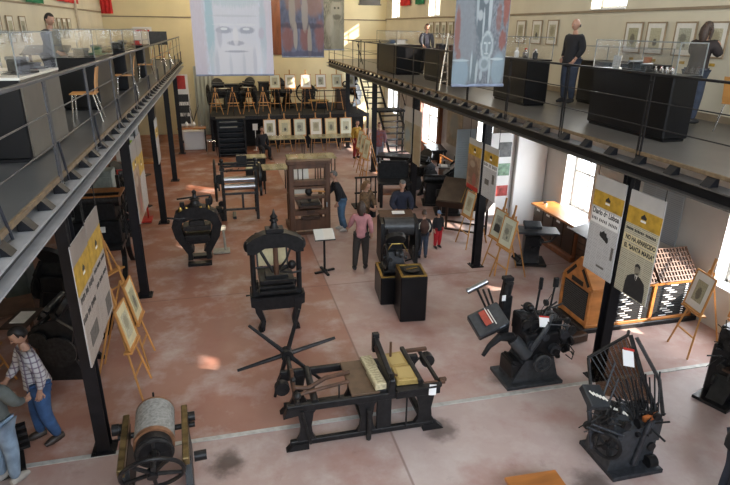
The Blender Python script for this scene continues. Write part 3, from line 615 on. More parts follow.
# ---------- iron hand press with tall staple frame
t = thing('iron_hand_press', 'tall black iron hand press with arched head and finial, in the aisle centre', 'printing press', (.72, 9.35, 0), 0); t.scale = (.92, .92, 1.0)
for s in (-1, 1):
    part(t, 'leg', IRON, band=[([(s*.40, .62), (s*.38, .40), (s*.30, .20), (s*.35, .02)], [.16, .12, .09, .13], 'y', -.16, -.04)], tube=[([(s*.36, -.1, .06), (s*.36, -.2, .02)], .05, 8)])
    part(t, 'leg', IRON, band=[([(s*.40, .62), (s*.38, .40), (s*.30, .20), (s*.35, .02)], [.16, .12, .09, .13], 'y', .72, .84)])
    part(t, 'cheek', IRON, lathe=[((s*.44, 0, 0), [(.075, .60), (.06, .66), (.052, .72), (.05, 1.45), (.065, 1.5), (.05, 1.55), (.075, 1.66)])])
part(t, 'base_beam', IRON, prism=[([(-.52, .50), (-.30, .42), (.30, .42), (.52, .50), (.53, .70), (.40, .66), (-.40, .66), (-.53, .70)], 'y', -.14, .10)])
part(t, 'crown', IRON, prism=[([(-.53, 1.50), (-.38, 1.50), (-.20, 1.60), (.20, 1.60), (.38, 1.50), (.53, 1.50), (.53, 1.70), (.42, 1.78), (.2, 1.86), (-.2, 1.86), (-.42, 1.78), (-.53, 1.70)], 'y', -.13, .13)],
     box=[(0, 0, 1.90, .34, .24, .08)], sph=[(-.53, 0, 1.62, .06, .13, .1), (.53, 0, 1.62, .06, .13, .1)])
part(t, 'finial', IRON, lathe=[((0, 0, 1.94), [(.10, 0), (.07, .03), (.05, .1), (.085, .13), (.06, .17), (.075, .2), (.03, .25), (.012, .32), (.002, .34)])])
part(t, 'platen', IRON, box=[(0, .05, .98, .66, .48, .07), (0, .05, 1.04, .44, .3, .06)])
part(t, 'spindle', WOODB, cyl=[((0, -.04, 1.06), (0, -.04, 1.62), .05)])
part(t, 'toggle', IRON2, tube=[([(-.28, -.02, 1.52), (-.16, -.08, 1.3), (-.06, -.04, 1.12)], .03, 8), ([(.28, -.02, 1.52), (.2, -.08, 1.36), (.06, -.04, 1.16)], .022, 8)])
part(t, 'counterweight', IRON, sph=[(.30, -.06, 1.24, .085)], cyl=[((.30, -.06, 1.24), (.1, -.02, 1.12), .02)])
part(t, 'bar', IRON2, tube=[([(.06, -.1, 1.14), (.3, -.2, 1.14), (.43, -.12, 1.12), (.50, .1, 1.1)], .02, 8)])
part(t, 'bed', IRON, box=[(0, .35, .86, .66, 1.0, .05), (0, .0, .80, .7, .5, .05)])
part(t, 'rail', IRON, box=[(-.22, .6, .76, .05, 1.5, .07), (.22, .6, .76, .05, 1.5, .07)])
part(t, 'rib', IRON, cyl=[((-.44, .02, 1.2), (.44, .02, 1.2), .016, .016, 8)], box=[(0, .0, .72, .9, .1, .1)])
tp = part(t, 'tympan', PAPERY, box=[(0, 1.0, 1.18, .58, .02, .62, -22)], label='yellowed sheet stretched in the raised tympan')
part(tp, 'tympan_frame', IRON2, box=[(-.31, 1.0, 1.18, .035, .035, .66, -22), (.31, 1.0, 1.18, .035, .035, .66, -22), (0, 1.115, 1.48, .62, .035, .035)])
part(t, 'crank', IRON2, tube=[([(-.36, .3, .72), (-.5, .3, .72), (-.5, .3, .55), (-.6, .3, .55)], .018, 8)])

# ---------- long star-wheel lithographic press
t = thing('star_wheel_press', 'long black litho press with six-armed star wheel and stones on its bed', 'printing press', (1.58, 6.42, 0), 0)
def side_frame(y, m=IRON):
    p = MB()
    p.box(-.06, y, .64, 2.02, .07, .10); p.box(-.06, y, .10, 1.96, .07, .08)
    for (x, w) in ((-.83, .17), (-.02, .18), (.80, .20)):
        p.prism([(x-w*.85, .10), (x+w*.85, .10), (x+w*.5, .22), (x+w*.42, .36), (x+w*.6, .55), (x+w*.9, .62), (x-w*.9, .62), (x-w*.6, .55), (x-w*.42, .36), (x-w*.5, .22)], 'y', y-.03, y+.03)
    p.prism([(-1.10, 0), (-.80, 0), (-.80, .10), (-1.0, .10)], 'y', y-.05, y+.05); p.prism([(.78, 0), (1.08, 0), (.98, .10), (.78, .10)], 'y', y-.05, y+.05)
    p.prism([(-1.12, .52), (-.85, .56), (-.85, .66), (-1.06, .66)], 'y', y-.045, y+.045)
    p.box(.22, y, .36, .20, .05, .50)
    return p.build('side_frame', m, t)
side_frame(-.40); side_frame(.40)
part(t, 'cross_stretcher', IRON, box=[(-.83, 0, .14, .08, .8, .07), (.80, 0, .14, .08, .8, .07), (0, 0, .12, .08, .8, .06)], each=1)
part(t, 'apron', IRON, box=[(.68, -.43, .66, .62, .06, .13), (.68, -.46, .74, .60, .10, .02)])
part(t, 'foot_lever', IRON2, cyl=[((.0, -.46, .02), (.0, -.46, .5), .03)], box=[(.0, -.46, .08, .06, .06, .1)])
part(t, 'bed_board', mat('bed_board_brown', (.10, .06, .035), .5, 0, .3, 8), box=[(-.03, 0, .70, .38, .80, .03)])
part(t, 'carriage', IRON, box=[(.45, 0, .69, .72, .76, .05)])
part(t, 'yoke', IRON, box=[(.315, .0, .90, .075, .92, .16, 10), (.315, .43, .96, .10, .08, .3), (.315, -.40, .76, .10, .08, .22)], cyl=[((.315, -.40, .8), (.315, -.40, .98), .03), ((.26, .30, .98), (.26, .30, 1.12), .012)])
part(t, 'handle', WOODB, cyl=[((.50, .28, .78), (.50, .28, 1.02), .018), ((.40, -.36, .90), (.30, -.2, .9), .014)], each=1)
part(t, 'crossbar', IRON2, box=[(.72, .02, .80, .06, .86, .05), (.99, .02, .72, .05, .95, .05)])
part(t, 'end_rail', WOODB, box=[(.90, .38, .78, .36, .05, .05), (.93, -.38, .72, .30, .05, .05), (1.08, -.30, .70, .1, .05, .05)], each=1)
part(t, 'weight', IRON, cyl=[((1.06, .22, .66), (1.06, .34, .66), .10), ((-1.08, .0, .66), (-1.08, .1, .66), .10)], each=1)
part(t, 'roller_shaft', IRON2, cyl=[((-.93, -.42, .70), (-.93, .82, .70), .035), ((-.70, -.4, .68), (-.70, .4, .68), .05)])
part(t, 'draw_arm', WOODB, tube=[([(-.95, -.12, .76), (-.75, -.12, .72), (-.5, .0, .76), (-.15, .1, .74)], .03, 8), ([(-.95, -.25, .72), (-.6, -.22, .76), (-.2, -.12, .74)], .025, 8)])
part(t, 'pull_rod', IRON2, cyl=[((-.88, -.47, .62), (-.78, -.47, .1), .014), ((-.38, -.36, .66), (-.38, -.36, .88), .012), ((.52, -.46, .6), (.52, -.46, .14), .012)], sph=[(-.93, -.42, .84, .05), (-.95, -.15, .9, .035)])
part(t, 'counter_lever', WOODB, cyl=[((-.94, -.15, .6), (-.96, -.12, 1.05), .022)])
st = MB(); st.cyl((-.93, .70, .72), (-.93, .86, .72), .09)
for k in range(6):
    a = R(14+60*k); d = Vector((math.cos(a), 0, math.sin(a)))
    st.cyl(Vector((-.93, .78, .72))+d*.05, Vector((-.93, .78, .72))+d*.74, .036, .022, 8)
st.build('star_wheel', IRON, t)
part(t, 'paper_tag', LABELM, box=[(.86, -.50, .70, .10, .01, .14, -20, 10)], label='small white paper tag')
LS = 'litho stones on the star-wheel press'
PRS = printed('stone_lettering', (.46, .34, .13), (.26, .18, .06), 14, 3, .6, .7)
for lb, x, y, w, d, h, m in (('narrow pale grey litho stone by the brown board, farther of two', .17, .25, .17, .30, .06, STONE), ('thick pale grey litho stone by the brown board, nearer of two', .17, -.16, .16, .44, .10, STONE),
        ('yellow litho stone with lettering beyond the press yoke, farther of two', .55, .20, .29, .36, .07, GOLDWOOD), ('yellow litho stone with oval drawing beyond the press yoke, nearer of two', .57, -.18, .30, .34, .09, GOLDWOOD)):
    s = thing('litho_stone', lb, 'stone', (1.58+x, 6.42+y, .716), random.uniform(-4, 4), LS)
    part(s, 'slab', m, box=[(0, 0, h/2, w, d, h)]); part(s, 'drawing', PRS if m is GOLDWOOD else mat('stone_drawing', (.25, .21, .13), .7), box=[(0, 0, h+.002, w*.7, d*.75, .004)] if m is GOLDWOOD else [(x_, y_, h+.002, w*.55, .006, .003) for x_ in (0,) for y_ in [d*(k/8-.5) for k in range(1, 8)]])

# ---------- horseshoe framed press
t = thing('horseshoe_press', 'black press with horseshoe-shaped iron frame beside the second sun patch', 'printing press', (-.76, 12.85, 0), 0); t.scale = (.86, .9, .98)
L_ = [(-.20, .28), (-.33, .5), (-.47, .72), (-.52, .95), (-.44, 1.15), (-.2, 1.25), (0, 1.27)]
pth = L_+[(-x, z) for x, z in reversed(L_[:-1])]
part(t, 'frame', IRON, band=[(pth, [.18, .2, .22, .24, .26, .28, .28, .28, .26, .24, .22, .2, .18], 'y', -.19, .19)])
part(t, 'pedestal', IRON, box=[(0, 0, .56, .6, .36, .1)])
part(t, 'foot', IRON, box=[(0, -.25, .04, .62, .2, .07), (0, .3, .04, .62, .25, .07)])
part(t, 'screw_head', IRON2, lathe=[((0, 0, 1.36), [(.16, 0), (.2, .06), (.13, .1), (.1, .17), (.14, .2), (.06, .24), (.04, .33), (.065, .37), (.02, .42)])])
part(t, 'counterweight_arm', IRON, tube=[([(-.45, .05, 1.56), (-.1, 0, 1.6), (.42, .05, 1.62)], .02, 8)], box=[(-.33, 0, 1.42, .12, .12, .16), (.33, 0, 1.45, .12, .12, .22)], sph=[(.4, .05, 1.5, .06, .06, .12)])
part(t, 'platen', IRON2, box=[(0, 0, .90, .72, .42, .12), (0, 0, 1.0, .4, .3, .14)], cyl=[((0, 0, 1.0), (0, 0, 1.3), .09)])
part(t, 'arch_leg', IRON, box=[(-.24, 0, .35, .12, .34, .5), (.24, 0, .35, .12, .34, .5)], each=1)
part(t, 'bed', IRON, box=[(0, .1, .68, .62, .8, .16)])
part(t, 'bar', IRON2, tube=[([(0, -.1, 1.18), (-.4, -.2, 1.15), (-.72, -.15, 1.18)], .024, 8)])
part(t, 'brass_ornament', BRASS, sph=[(-.22, -.16, 1.36, .05, .03, .07), (.14, -.16, 1.37, .05, .03, .05), (.34, -.12, 1.35, .03, .03, .08), (-.38, -.12, 1.33, .06, .03, .09)], label='brass ornament', each=1)
solo('packing_crate', 'pale grey stand leaning behind the horseshoe press', 'stand', mat('pale_grey_stand', (.34, .33, .28), .6, 0, .2, 8), (-.22, 13.35, 0), 0, cyl=[((.05, 0, .02), (.02, 0, .6), .03)], box=[(0, 0, .62, .16, .2, .08), (-.05, 0, .03, .4, .3, .05)])

# ---------- etching press with two steel rollers
t = thing('etching_press', 'dark etching press with two shiny steel rollers and a big spoked wheel', 'printing press', (.32, 16.0, 0), 0)
for s in (-1, 1):
    part(t, 'side_frame', IRON2, box=[(s*.46, 0, 1.05, .09, .5, .75), (s*.46, -.22, .42, .08, .09, .84), (s*.46, .5, .42, .08, .09, .84), (s*.46, .15, .76, .08, .8, .09), (s*.46, .15, .26, .06, .8, .06)])
    part(t, 'pressure_screw', IRON2, cyl=[((s*.46, 0, 1.4), (s*.46, 0, 1.66), .035)], box=[(s*.46, 0, 1.46, .14, .3, .08)], sph=[(s*.46, 0, 1.68, .06)])
part(t, 'steel_roller', STEEL, cyl=[((-.42, -.2, 1.18), (.42, -.2, 1.18), .085, None, 24)], label='shiny upper steel roller')
part(t, 'steel_roller', STEEL, cyl=[((-.42, -.2, .97), (.42, -.2, .97), .085, None, 24)], label='shiny lower steel roller')
part(t, 'top_bar', IRON, box=[(0, .05, 1.58, 1.1, .08, .07), (0, -.15, 1.42, .9, .05, .04), (.1, .25, 1.62, .3, .2, .3)], cyl=[((-.5, .05, 1.5), (.5, .05, 1.5), .03)])
part(t, 'stretcher', STEELG, box=[(0, -.22, .78, .9, .05, .06), (0, -.22, .32, .9, .05, .06), (0, .5, .78, .9, .05, .06), (.06, -.22, .55, .06, .05, .42), (-.2, .1, .04, .1, .5, .08)])
part(t, 'spoked_wheel', IRON, wheel=[((-.66, .1, 1.1), (1, 0, 0), .58, .03, 6, .07)])
part(t, 'gear', IRON, cyl=[((.54, .1, 1.2), (.62, .1, 1.2), .36, None, 26), ((.56, .0, .82), (.62, .0, .82), .2, None, 22)], each=1)
part(t, 'gearing', IRON2, cyl=gears(5, ((-.62, -.54), (-.2, .3), (.4, 1.4)), (.06, .14))+rods(6, ((-.5, .5), (-.1, .3), (1.35, 1.6))))
part(t, 'motor_base', IRON, box=[(-.62, -.1, .14, .26, .4, .26), (-.62, -.1, .32, .18, .25, .12)])
part(t, 'paper_tray', PAPERY, box=[(.42, .55, 1.38, .42, .4, .04, 15)], label='yellowed paper on the delivery tray')

# ---------- wooden common press
t = thing('wooden_press', 'tall brown wooden common press with two posts and iron screw', 'printing press', (2.05, 14.2, 0), 0)
for s in (-1, 1):
    part(t, 'post', WOODB, box=[(s*.47, 0, 1.0, .14, .2, 2.0)])
    part(t, 'foot', WOODB, box=[(s*.47, .35, .07, .16, 1.3, .14)])
    part(t, 'rear_post', WOODB, box=[(s*.44, .95, .45, .1, .1, .9)])
part(t, 'cap', WOODB, box=[(0, 0, 1.96, 1.16, .26, .09), (0, 0, 1.86, .9, .18, .12)])
part(t, 'head_beam', WOODB, box=[(0, 0, 1.42, .84, .2, .14), (0, -.02, 1.3, .84, .16, .06)])
part(t, 'till', WOODB, box=[(0, 0, 1.03, .84, .18, .08)])
part(t, 'winter_beam', WOODB, box=[(0, 0, .62, .84, .2, .14), (0, -.06, .30, .84, .05, .32), (0, -.06, .05, .84, .06, .08)])
part(t, 'spindle', IRON2, cyl=[((0, 0, .86), (0, 0, 1.42), .045)], sph=[(-.02, -.02, 1.18, .1, .1, .1)], box=[(0, -.02, .88, .5, .36, .07)])
part(t, 'bar', WOODL, tube=[([(.0, -.05, 1.2), (.22, -.1, 1.2), (.42, -.06, 1.16)], .022, 8)])
for x in (-.28, -.16, .17, .24, .31): part(t, 'tie_rod', WOODD, cyl=[((x, .02, 1.48), (x, .02, 1.82), .014)])
part(t, 'coffin', WOODD, box=[(0, .35, .80, .62, 1.1, .08), (0, .4, .70, .2, 1.3, .07), (0, -.14, .50, .5, .1, .1)])
part(t, 'tympan', PAPER, box=[(-.12, 1.0, 1.40, .5, .02, .32, -12), (-.15, .92, 1.02, .5, .02, .30, -12)], label='pale sheets on the raised tympan')

# ---------- reading lectern
t = thing('lectern_stand', 'black pedestal lectern holding an open coloured leaflet', 'lectern', (1.98, 11.6, 0), 0)
part(t, 'pole', IRON, cyl=[((0, 0, .03), (0, 0, .88), .025)]); part(t, 'base', IRON, box=[(0, 0, .03, .5, .06, .04, 0, 0, 20), (0, 0, .03, .5, .06, .04, 0, 0, 100)], sph=[(0, 0, .04, .07, .07, .05)])
part(t, 'top', IRON2, box=[(0, 0, .90, .46, .36, .02, 25)])
lf = thing('open_leaflet', 'open leaflet with coloured pictures lying on the pedestal lectern', 'leaflet', (1.98, 11.6, .918), 0)
part(lf, 'sheet', blobs('leaflet_print', (.65, .64, .6), [(.25, .3, .2, 9, (.15, .35, .4), .5, .6), (.7, .3, .22, 9, (.5, .35, .1), .6, .6), (.5, .9, .5, 9, (.68, .66, .62), .3, .8)], .5, .2, 12), box=[(0, 0, .0, .44, .34, .006, 25)])

# ---------- treadle press and its two plinths
t = thing('treadle_press', 'black cabinet press with dark roller hood between the visitors and the plinths', 'printing press', (3.82, 12.1, 0), -8)
part(t, 'side_frame', IRON, prism=[([(-.45, 0), (.35, 0), (.3, .3), (.35, .95), (.1, 1.08), (-.4, 1.0), (-.48, .5)], 'x', -.44, -.36)])
part(t, 'side_frame', IRON, prism=[([(-.45, 0), (.35, 0), (.3, .3), (.35, .95), (.1, 1.08), (-.4, 1.0), (-.48, .5)], 'x', .36, .44)])
part(t, 'hood', DARKGREY, cyl=[((-.34, -.12, .84), (.36, -.12, .84), .22, None, 22)])
part(t, 'feed_board', WOODB, box=[(-.02, .12, 1.07, .8, .4, .04, 8)])
part(t, 'panel', IRON, box=[(-.40, -.05, .5, .06, .7, .9), (0, .3, .5, .7, .04, .8)])
part(t, 'flywheel', IRON, wheel=[((.50, .05, .55), (1, 0, 0), .38, .03, 6, .06)])
part(t, 'lever', IRON2, tube=[([(-.3, -.45, .9), (-.2, -.4, .5), (.1, -.45, .25)], .02, 8), ([(0, -.42, .45), (0, -.42, .75)], .03, 8)], cyl=gears(5, ((-.3, .3), (-.35, -.2), (.2, .55))))
solo('paper_sheet', 'white sheet lying on the hood feed board of the cabinet press', 'paper', LABELM, (3.8, 12.1, 1.112), -8, box=[(.05, .1, 0, .3, .16, .008, 8)])
def plinth(label, x0, x1, y0, y1, h, rz):
    t = thing('plinth', label, 'plinth', ((x0+x1)/2, (y0+y1)/2, 0), rz, 'black plinths for small presses')
    w, d = x1-x0, y1-y0
    part(t, 'body', BLACKP, box=[(0, 0, h/2, w, d, h)])
    part(t, 'top_tray', BRASS, box=[(0, -d/2+.03, h+.005, w-.02, .05, .02), (0, d/2-.03, h+.005, w-.02, .05, .02), (-w/2+.03, 0, h+.005, .05, d-.06, .02), (w/2-.03, 0, h+.005, .05, d-.06, .02)], label='worn brass edging')
    return t
plinth('low black plinth with brass corner carrying the flywheel model', 2.82, 3.42, 9.7, 10.5, .60, -6)
plinth('tall black plinth with brass tray top beside the flywheel model', 2.98, 3.48, 8.95, 9.55, .93, -6)
t = thing('table_press', 'small black flywheel press standing on the low plinth', 'printing press', (3.16, 10.1, .62), -6)
part(t, 'base', IRON, box=[(0, 0, .03, .5, .5, .05)]); part(t, 'body', IRON, box=[(0, .1, .3, .3, .2, .5)], prism=[([(-.2, .05), (.2, .05), (.1, .4), (-.1, .4)], 'x', -.16, .16)])
part(t, 'flywheel', IRON, wheel=[((-.2, -.05, .28), (1, 0, 0), .24, .025, 5, .05)]); part(t, 'ink_disc', IRON2, cyl=[((0, -.05, .62), (0, .02, .68), .2, None, 24)])
part(t, 'arch', BRASS, tube=[([(-.2, -.15, .42), (-.1, -.17, .60), (.12, -.17, .60), (.22, -.15, .42)], .012, 8)]); part(t, 'handle', IRON2, tube=[([(.2, -.1, .2), (.3, -.25, .3), (.3, -.3, .6)], .018, 8)], cyl=gears(4, ((-.15, .2), (-.2, -.1), (.15, .45))))
t = thing('ink_dish', 'small dark dish with brass rod sunk in the tall plinth tray', 'dish', (3.23, 9.25, .93), 0)
part(t, 'bowl', IRON2, lathe=[((0, 0, 0), [(.08, 0), (.14, .015), (.15, .03)])]); part(t, 'rod', BRASS, cyl=[((-.1, 0, .035), (.12, .03, .04), .012)])

MACHG = mat('machine_blue_grey', (.040, .044, .050), .42, .2, .4, 14, .1)
# ---------- composing machine with keyboard
t = thing('composing_machine', 'black line-casting machine with tilted red-keyed keyboard on arched arm', 'machine', (4.45, 6.85, 0), 0)
part(t, 'base_plate', MACHG, box=[(-.05, 0, .03, .95, .62, .06)]); part(t, 'pedestal', MACHG, prism=[([(-.42, .06), (.38, .06), (.26, .45), (-.22, .45)], 'y', -.22, .22)])
part(t, 'body', IRON, box=[(.05, .02, .66, .60, .46, .44), (.12, .05, .95, .55, .36, .22), (-.12, .1, .95, .3, .3, .3)])
part(t, 'hand_wheel', MACHG, wheel=[((-.02, -.36, .46), (0, 1, 0), .12, .028, 5, .04)], cyl=[((-.02, -.36, .46), (-.02, -.2, .46), .08, None, 18)])
part(t, 'disc', STEELG, cyl=[((.22, -.30, .62), (.22, -.22, .62), .09, None, 20), ((.36, -.28, .85), (.36, -.2, .85), .07, None, 18), ((.05, -.27, .84), (.05, -.2, .84), .06, None, 16), ((-.16, -.26, .72), (-.16, -.18, .72), .07, None, 16)], each=1)
part(t, 'arm_casting', MACHG, tube=[([(-.2, -.2, .55), (-.12, -.26, .75), (.05, -.24, 1.0), (.2, -.1, 1.12)], [.05, .045, .04, .03], 8), ([(.5, -.1, .5), (.52, -.2, .75), (.4, -.2, .98)], .035, 8)], each=1)
part(t, 'drum', DARKGREY, cyl=[((-.42, -.12, .80), (-.22, -.24, .55), .10, None, 20)])
part(t, 'column', IRON, box=[(-.38, .3, 1.0, .16, .16, .7), (-.36, .34, 1.42, .13, .14, .3, 0, 8), (-.36, .34, 1.6, .16, .12, .06)], cyl=[((-.4, .3, 1.2), (-.36, .3, 1.55), .07)])
kb = part(t, 'keyboard', DARKGREY, box=[(-.74, .12, 1.02, .52, .40, .16, 35, -22, 0)])
kb2 = part(kb, 'key_panel', REDK, box=[(-.82, .05, 1.125, .13, .24, .02, 35, -22, 0)], label='red key panel'); part(kb, 'key_row', PAPER, box=[(-.76+.03*k, .03-.0*k, 1.155-.012*k, .012, .26, .014, 35, -22, 0) for k in (-1, 1)], label='white keys'); part(kb, 'grey_keys', mat('slate_keys', (.09, .11, .14), .4), box=[(-.62, .03, 1.08, .1, .28, .02, 35, -22, 0)])
part(t, 'roll_bar', STEEL, cyl=[((-1.02, .35, 1.44), (-.70, .35, 1.58), .045)], label='bright steel roll'); part(t, 'bracket_rod', IRON2, cyl=[((-.7+.07*k, .3, 1.14), (-.86+.09*k, .33, 1.46), .018) for k in range(3)])
part(t, 'arched_arm', IRON, tube=[([(-.30, -.05, .62), (-.45, -.08, .82), (-.66, -.12, .86), (-.82, -.14, .74), (-.92, -.16, .60)], [.09, .08, .06, .04, .03], 8)])
part(t, 'lever', IRON, cyl=[((.14, .25, 1.0), (.17, .25, 1.56), .018), ((.34, .2, .9), (.40, .2, 1.6), .016)], box=[(.17, .25, 1.5, .05, .05, .2), (.40, .2, 1.52, .08, .05, .16)])
part(t, 'mechanism', IRON2, cyl=rods(40, ((-.28, .5), (-.32, .3), (.7, 1.28)))+gears(16, ((-.25, .5), (-.34, .2), (.5, 1.2))))
part(t, 'mechanism', IRON, cyl=rods(34, ((.2, .66), (-.34, .25), (.4, 1.0)))+gears(14, ((.2, .62), (-.34, .2), (.4, .95))), sph=[(-.1, .1, 1.2, .08), (-.1, .02, 1.22, .06)])
part(t, 'chute', IRON, box=[(-.36, -.08, .42, .2, .3, .05, 0, 30), (-.34, 0, .26, .18, .4, .25)])
part(t, 'paper_card', LABELM, box=[(.02, -.2, 1.08, .17, .01, .15, -35, 12)], label='white paper card with a red edge'); part(t, 'card_edge', REDP, box=[(.035, -.155, 1.145, .17, .012, .025, -35, 12)])
part(t, 'white_label', LABELM, box=[(-.46, .22, 1.33, .06, .01, .09)])
part(t, 'cable', IRON, tube=[([(.55, -.1, .6), (.66, -.15, .45), (.6, -.2, .35), (.48, -.2, .45)], .01, 6)])
solo('floor_beam', 'dark iron beam lying on the floor behind the line-casting machine', 'beam', WOODD, (5.45, 7.55, 0), 8, box=[(0, 0, .1, 1.1, .16, .16)])

# ---------- composing machine with large tilted magazine frame
t = thing('typecasting_machine', 'dark typesetting machine with large tilted wire frame, standing near the strip end', 'machine', (4.68, 4.95, 0), 0)
part(t, 'base_plate', STEELG, box=[(.0, -.05, .03, .72, .72, .06)])
part(t, 'body', MACHG, box=[(.1, -.02, .38, .46, .46, .6), (.28, .0, .48, .28, .4, .34), (-.12, -.02, .55, .4, .4, .3)], prism=[([(-.36, .06), (.1, .06), (.05, .7), (-.3, .62)], 'y', -.28, .2)])
part(t, 'cover_sheet', glassy('smoky_film', (.50, .42, .36), .1), slab=[((-.49, .215, 1.405), (.08, .315, 1.575), (.31, -.08, .80), (-.44, .03, 1.0))])
mg = part(t, 'magazine_frame', IRON2, tube=[([(-.52, .22, 1.42), (.08, .32, 1.60), (.14, .38, 1.62)], .022, 6), ([(.12, .32, 1.60), (.18, .02, 1.12), (.36, -.16, .66)], .03, 6), ([(.22, .32, 1.55), (.40, .0, 1.1), (.44, -.14, .66)], .024, 6), ([(-.52, .22, 1.42), (-.54, .02, 1.0)], .022, 6), ([(-.54, .02, 1.0), (.36, -.16, .70)], .018, 6)])
for k in range(9): part(mg, 'wire', STEELG, cyl=[((-.48+.065*k, .22+.012*k, 1.42+.02*k), (-.12+.045*k, -.12, .80-.012*k), .007, None, 5)])
part(t, 'paper_card', LABELM, box=[(-.02, .12, 1.40, .17, .01, .20, -38, 18)], label='white paper card with a red edge'); part(t, 'card_edge', REDP, box=[(.02, .185, 1.48, .17, .012, .03, -38, 18)])
part(t, 'guide_tube', STEELG, cyl=[((-.5, -.1, .95), (-.22, .1, 1.38), .014), ((-.4, -.12, .92), (-.2, .02, 1.2), .012)])
for i in range(2):
    for k in range(5): part(t, 'key', PAPER, box=[(-.66+.035*k+.33*i, -.12-.02*k, 1.16-.012*k-.27*i, .014, .07, .015, 25, 0, 30)])
part(t, 'key_bank', DARKGREY, box=[(-.58, -.08, 1.06, .26, .3, .1, 25, 10, 0), (-.28, -.12, .80, .26, .26, .1, 25, 10, 0)])
part(t, 'mechanism', IRON2, cyl=rods(46, ((-.65, -.1), (-.35, .1), (.5, 1.05)))+gears(8, ((-.6, -.1), (-.3, .1), (.4, .9))))
part(t, 'mechanism', IRON, cyl=rods(40, ((-.3, .42), (-.36, .2), (.3, .98)))+gears(14, ((-.3, .4), (-.36, .1), (.2, .85))))
part(t, 'lever_fan', IRON, cyl=[((-.06+.045*k, -.2, .72), (-.16+.07*k, .02, 1.15+.03*(k % 3)), .011, None, 6) for k in range(9)])
part(t, 'lead_bar', mat('orange_label', (.40, .12, .03), .5), box=[(.16, -.24, .76, .22, .05, .07, 0, -8)], label='orange bar above the casting pot')
part(t, 'side_wheel', IRON, wheel=[((-.40, -.22, .42), (.8, .6, 0), .17, .025, 5, .04)])
part(t, 'foot_roller', IRON, cyl=[((.18, -.30, .12), (.3, -.3, .12), .08)])
part(t, 'connecting_rod', STEELG, cyl=[((-.6, -.15, .72), (-.25, -.3, .6), .016), ((-.62, -.1, .64), (-.25, -.28, .52), .014), ((-.55, .1, 1.1), (-.5, -.1, .3), .03), ((.1, -.3, .75), (-.02, -.3, .12), .035)])

# ---------- proof press with cloth wrapped cylinder
t = thing('cylinder_press', 'proof press with grey cloth-wrapped cylinder and black handwheel, beside the near post', 'printing press', (-1.06, 5.85, 0), 4)
part(t, 'cylinder', IRON, cyl=[((0, -.32, .70), (0, .42, .70), .20, None, 28)])
part(t, 'blanket', mat('grey_blanket', (.26, .26, .25), .9, 0, .3, 26, .3), cyl=[((0, -.16, .70), (0, .38, .70), .226, None, 30)], label='grey cloth wrap'); part(t, 'copper_rim', mat('copper_rim', (.26, .13, .07), .45, .4, .25, 10), cyl=[((0, -.22, .70), (0, -.16, .70), .228, None, 30), ((0, .38, .70), (0, .41, .70), .228, None, 30)], label='copper coloured rim', each=1)
for s in (-1, 1):
    part(t, 'bed_rail', mat('worn_brass_rail', (.20, .15, .07), .3, .8, .5, 9), box=[(s*.34, -.05, .66, .075, 1.0, .10)], label='worn brass rail')
    part(t, 'side_frame', IRON, prism=[([(-.5, 0), (.5, 0), (.42, .12), (.2, .45), (.4, .6), (-.4, .6), (-.2, .45), (-.42, .12)], 'x', s*.34-.04, s*.34+.04)], cyl=[((s*.34, .3, .62), (s*.46, .3, .62), .06)])
part(t, 'shaft', IRON2, cyl=[((0, -.62, .70), (0, .5, .70), .03), ((-.45, .3, .5), (.45, .3, .5), .035), ((0, .42, .70), (0, .45, .96), .012)])
part(t, 'hand_wheel', IRON, wheel=[((-.02, -.56, .60), (0, 1, .45), .33, .024, 5, .06, .3, .026)])
part(t, 'inner_gear', IRON2, wheel=[((0, -.30, .66), (0, 1, .1), .19, .03, 4, .06)])
part(t, 'knob', IRON, cyl=[((-.5, .3, .62), (-.42, .3, .62), .07), ((.42, -.3, .5), (.56, -.3, .5), .06)], each=1)

# ---------- platen presses (one kind, several copies)
def platen_press(label, x, y, rz, s=1.0, group='treadle platen presses', feed=PAPER):
    t = thing('platen_press', label, 'printing press', (x, y, 0), rz, group); t.scale = (s, s, s)
    part(t, 'frame', IRON, prism=[([(-.45, 0), (.45, 0), (.36, .1), (.22, .45), (.32, .8), (.1, .98), (-.25, .85), (-.2, .45), (-.36, .1)], 'x', -.3, -.24)])
    part(t, 'frame', IRON, prism=[([(-.45, 0), (.45, 0), (.36, .1), (.22, .45), (.32, .8), (.1, .98), (-.25, .85), (-.2, .45), (-.36, .1)], 'x', .24, .3)])
    part(t, 'flywheel', IRON, wheel=[((-.42, .15, .62), (1, 0, 0), .42, .035, 6, .07)])
    part(t, 'bed', IRON, box=[(0, .1, .82, .5, .08, .5, 12), (0, .18, .6, .46, .2, .3)]); part(t, 'platen', IRON2, box=[(0, -.25, .78, .5, .06, .42, -50)])
    part(t, 'ink_disc', IRON2, cyl=[((0, .2, 1.08), (0, .14, 1.12), .24, None, 24)]); part(t, 'feed_board', WOODD, box=[(.12, -.42, .92, .6, .34, .03), (-.1, -.42, .86, .04, .04, .12)])
    part(t, 'roller', DARKGREY, cyl=[((-.26, .0, 1.12), (.26, .0, 1.12), .04), ((-.26, -.06, 1.04), (.26, -.06, 1.04), .04)])
    part(t, 'treadle', IRON, tube=[([(0, .3, .1), (0, -.3, .08), (0, -.55, .1)], .02, 6)], box=[(0, -.6, .1, .3, .22, .03)])
    part(t, 'gear', IRON2, cyl=[((.34, .1, .5), (.38, .1, .5), .24, None, 22), ((.34, -.15, .7), (.38, -.15, .7), .12, None, 18)]+rods(8, ((-.25, .3), (-.3, .3), (.4, 1.0))))
    part(t, 'paper', feed, box=[(.12, -.42, .94, .34, .2, .008)]); return t
pp = platen_press('black platen press with white sheet behind the plaid shirted man', -2.72, 8.7, -100, 1.08)
copy_tree(pp, (-3.2, 10.9, 0), 160, 'black platen press farther under the deck past the plaid shirted man')
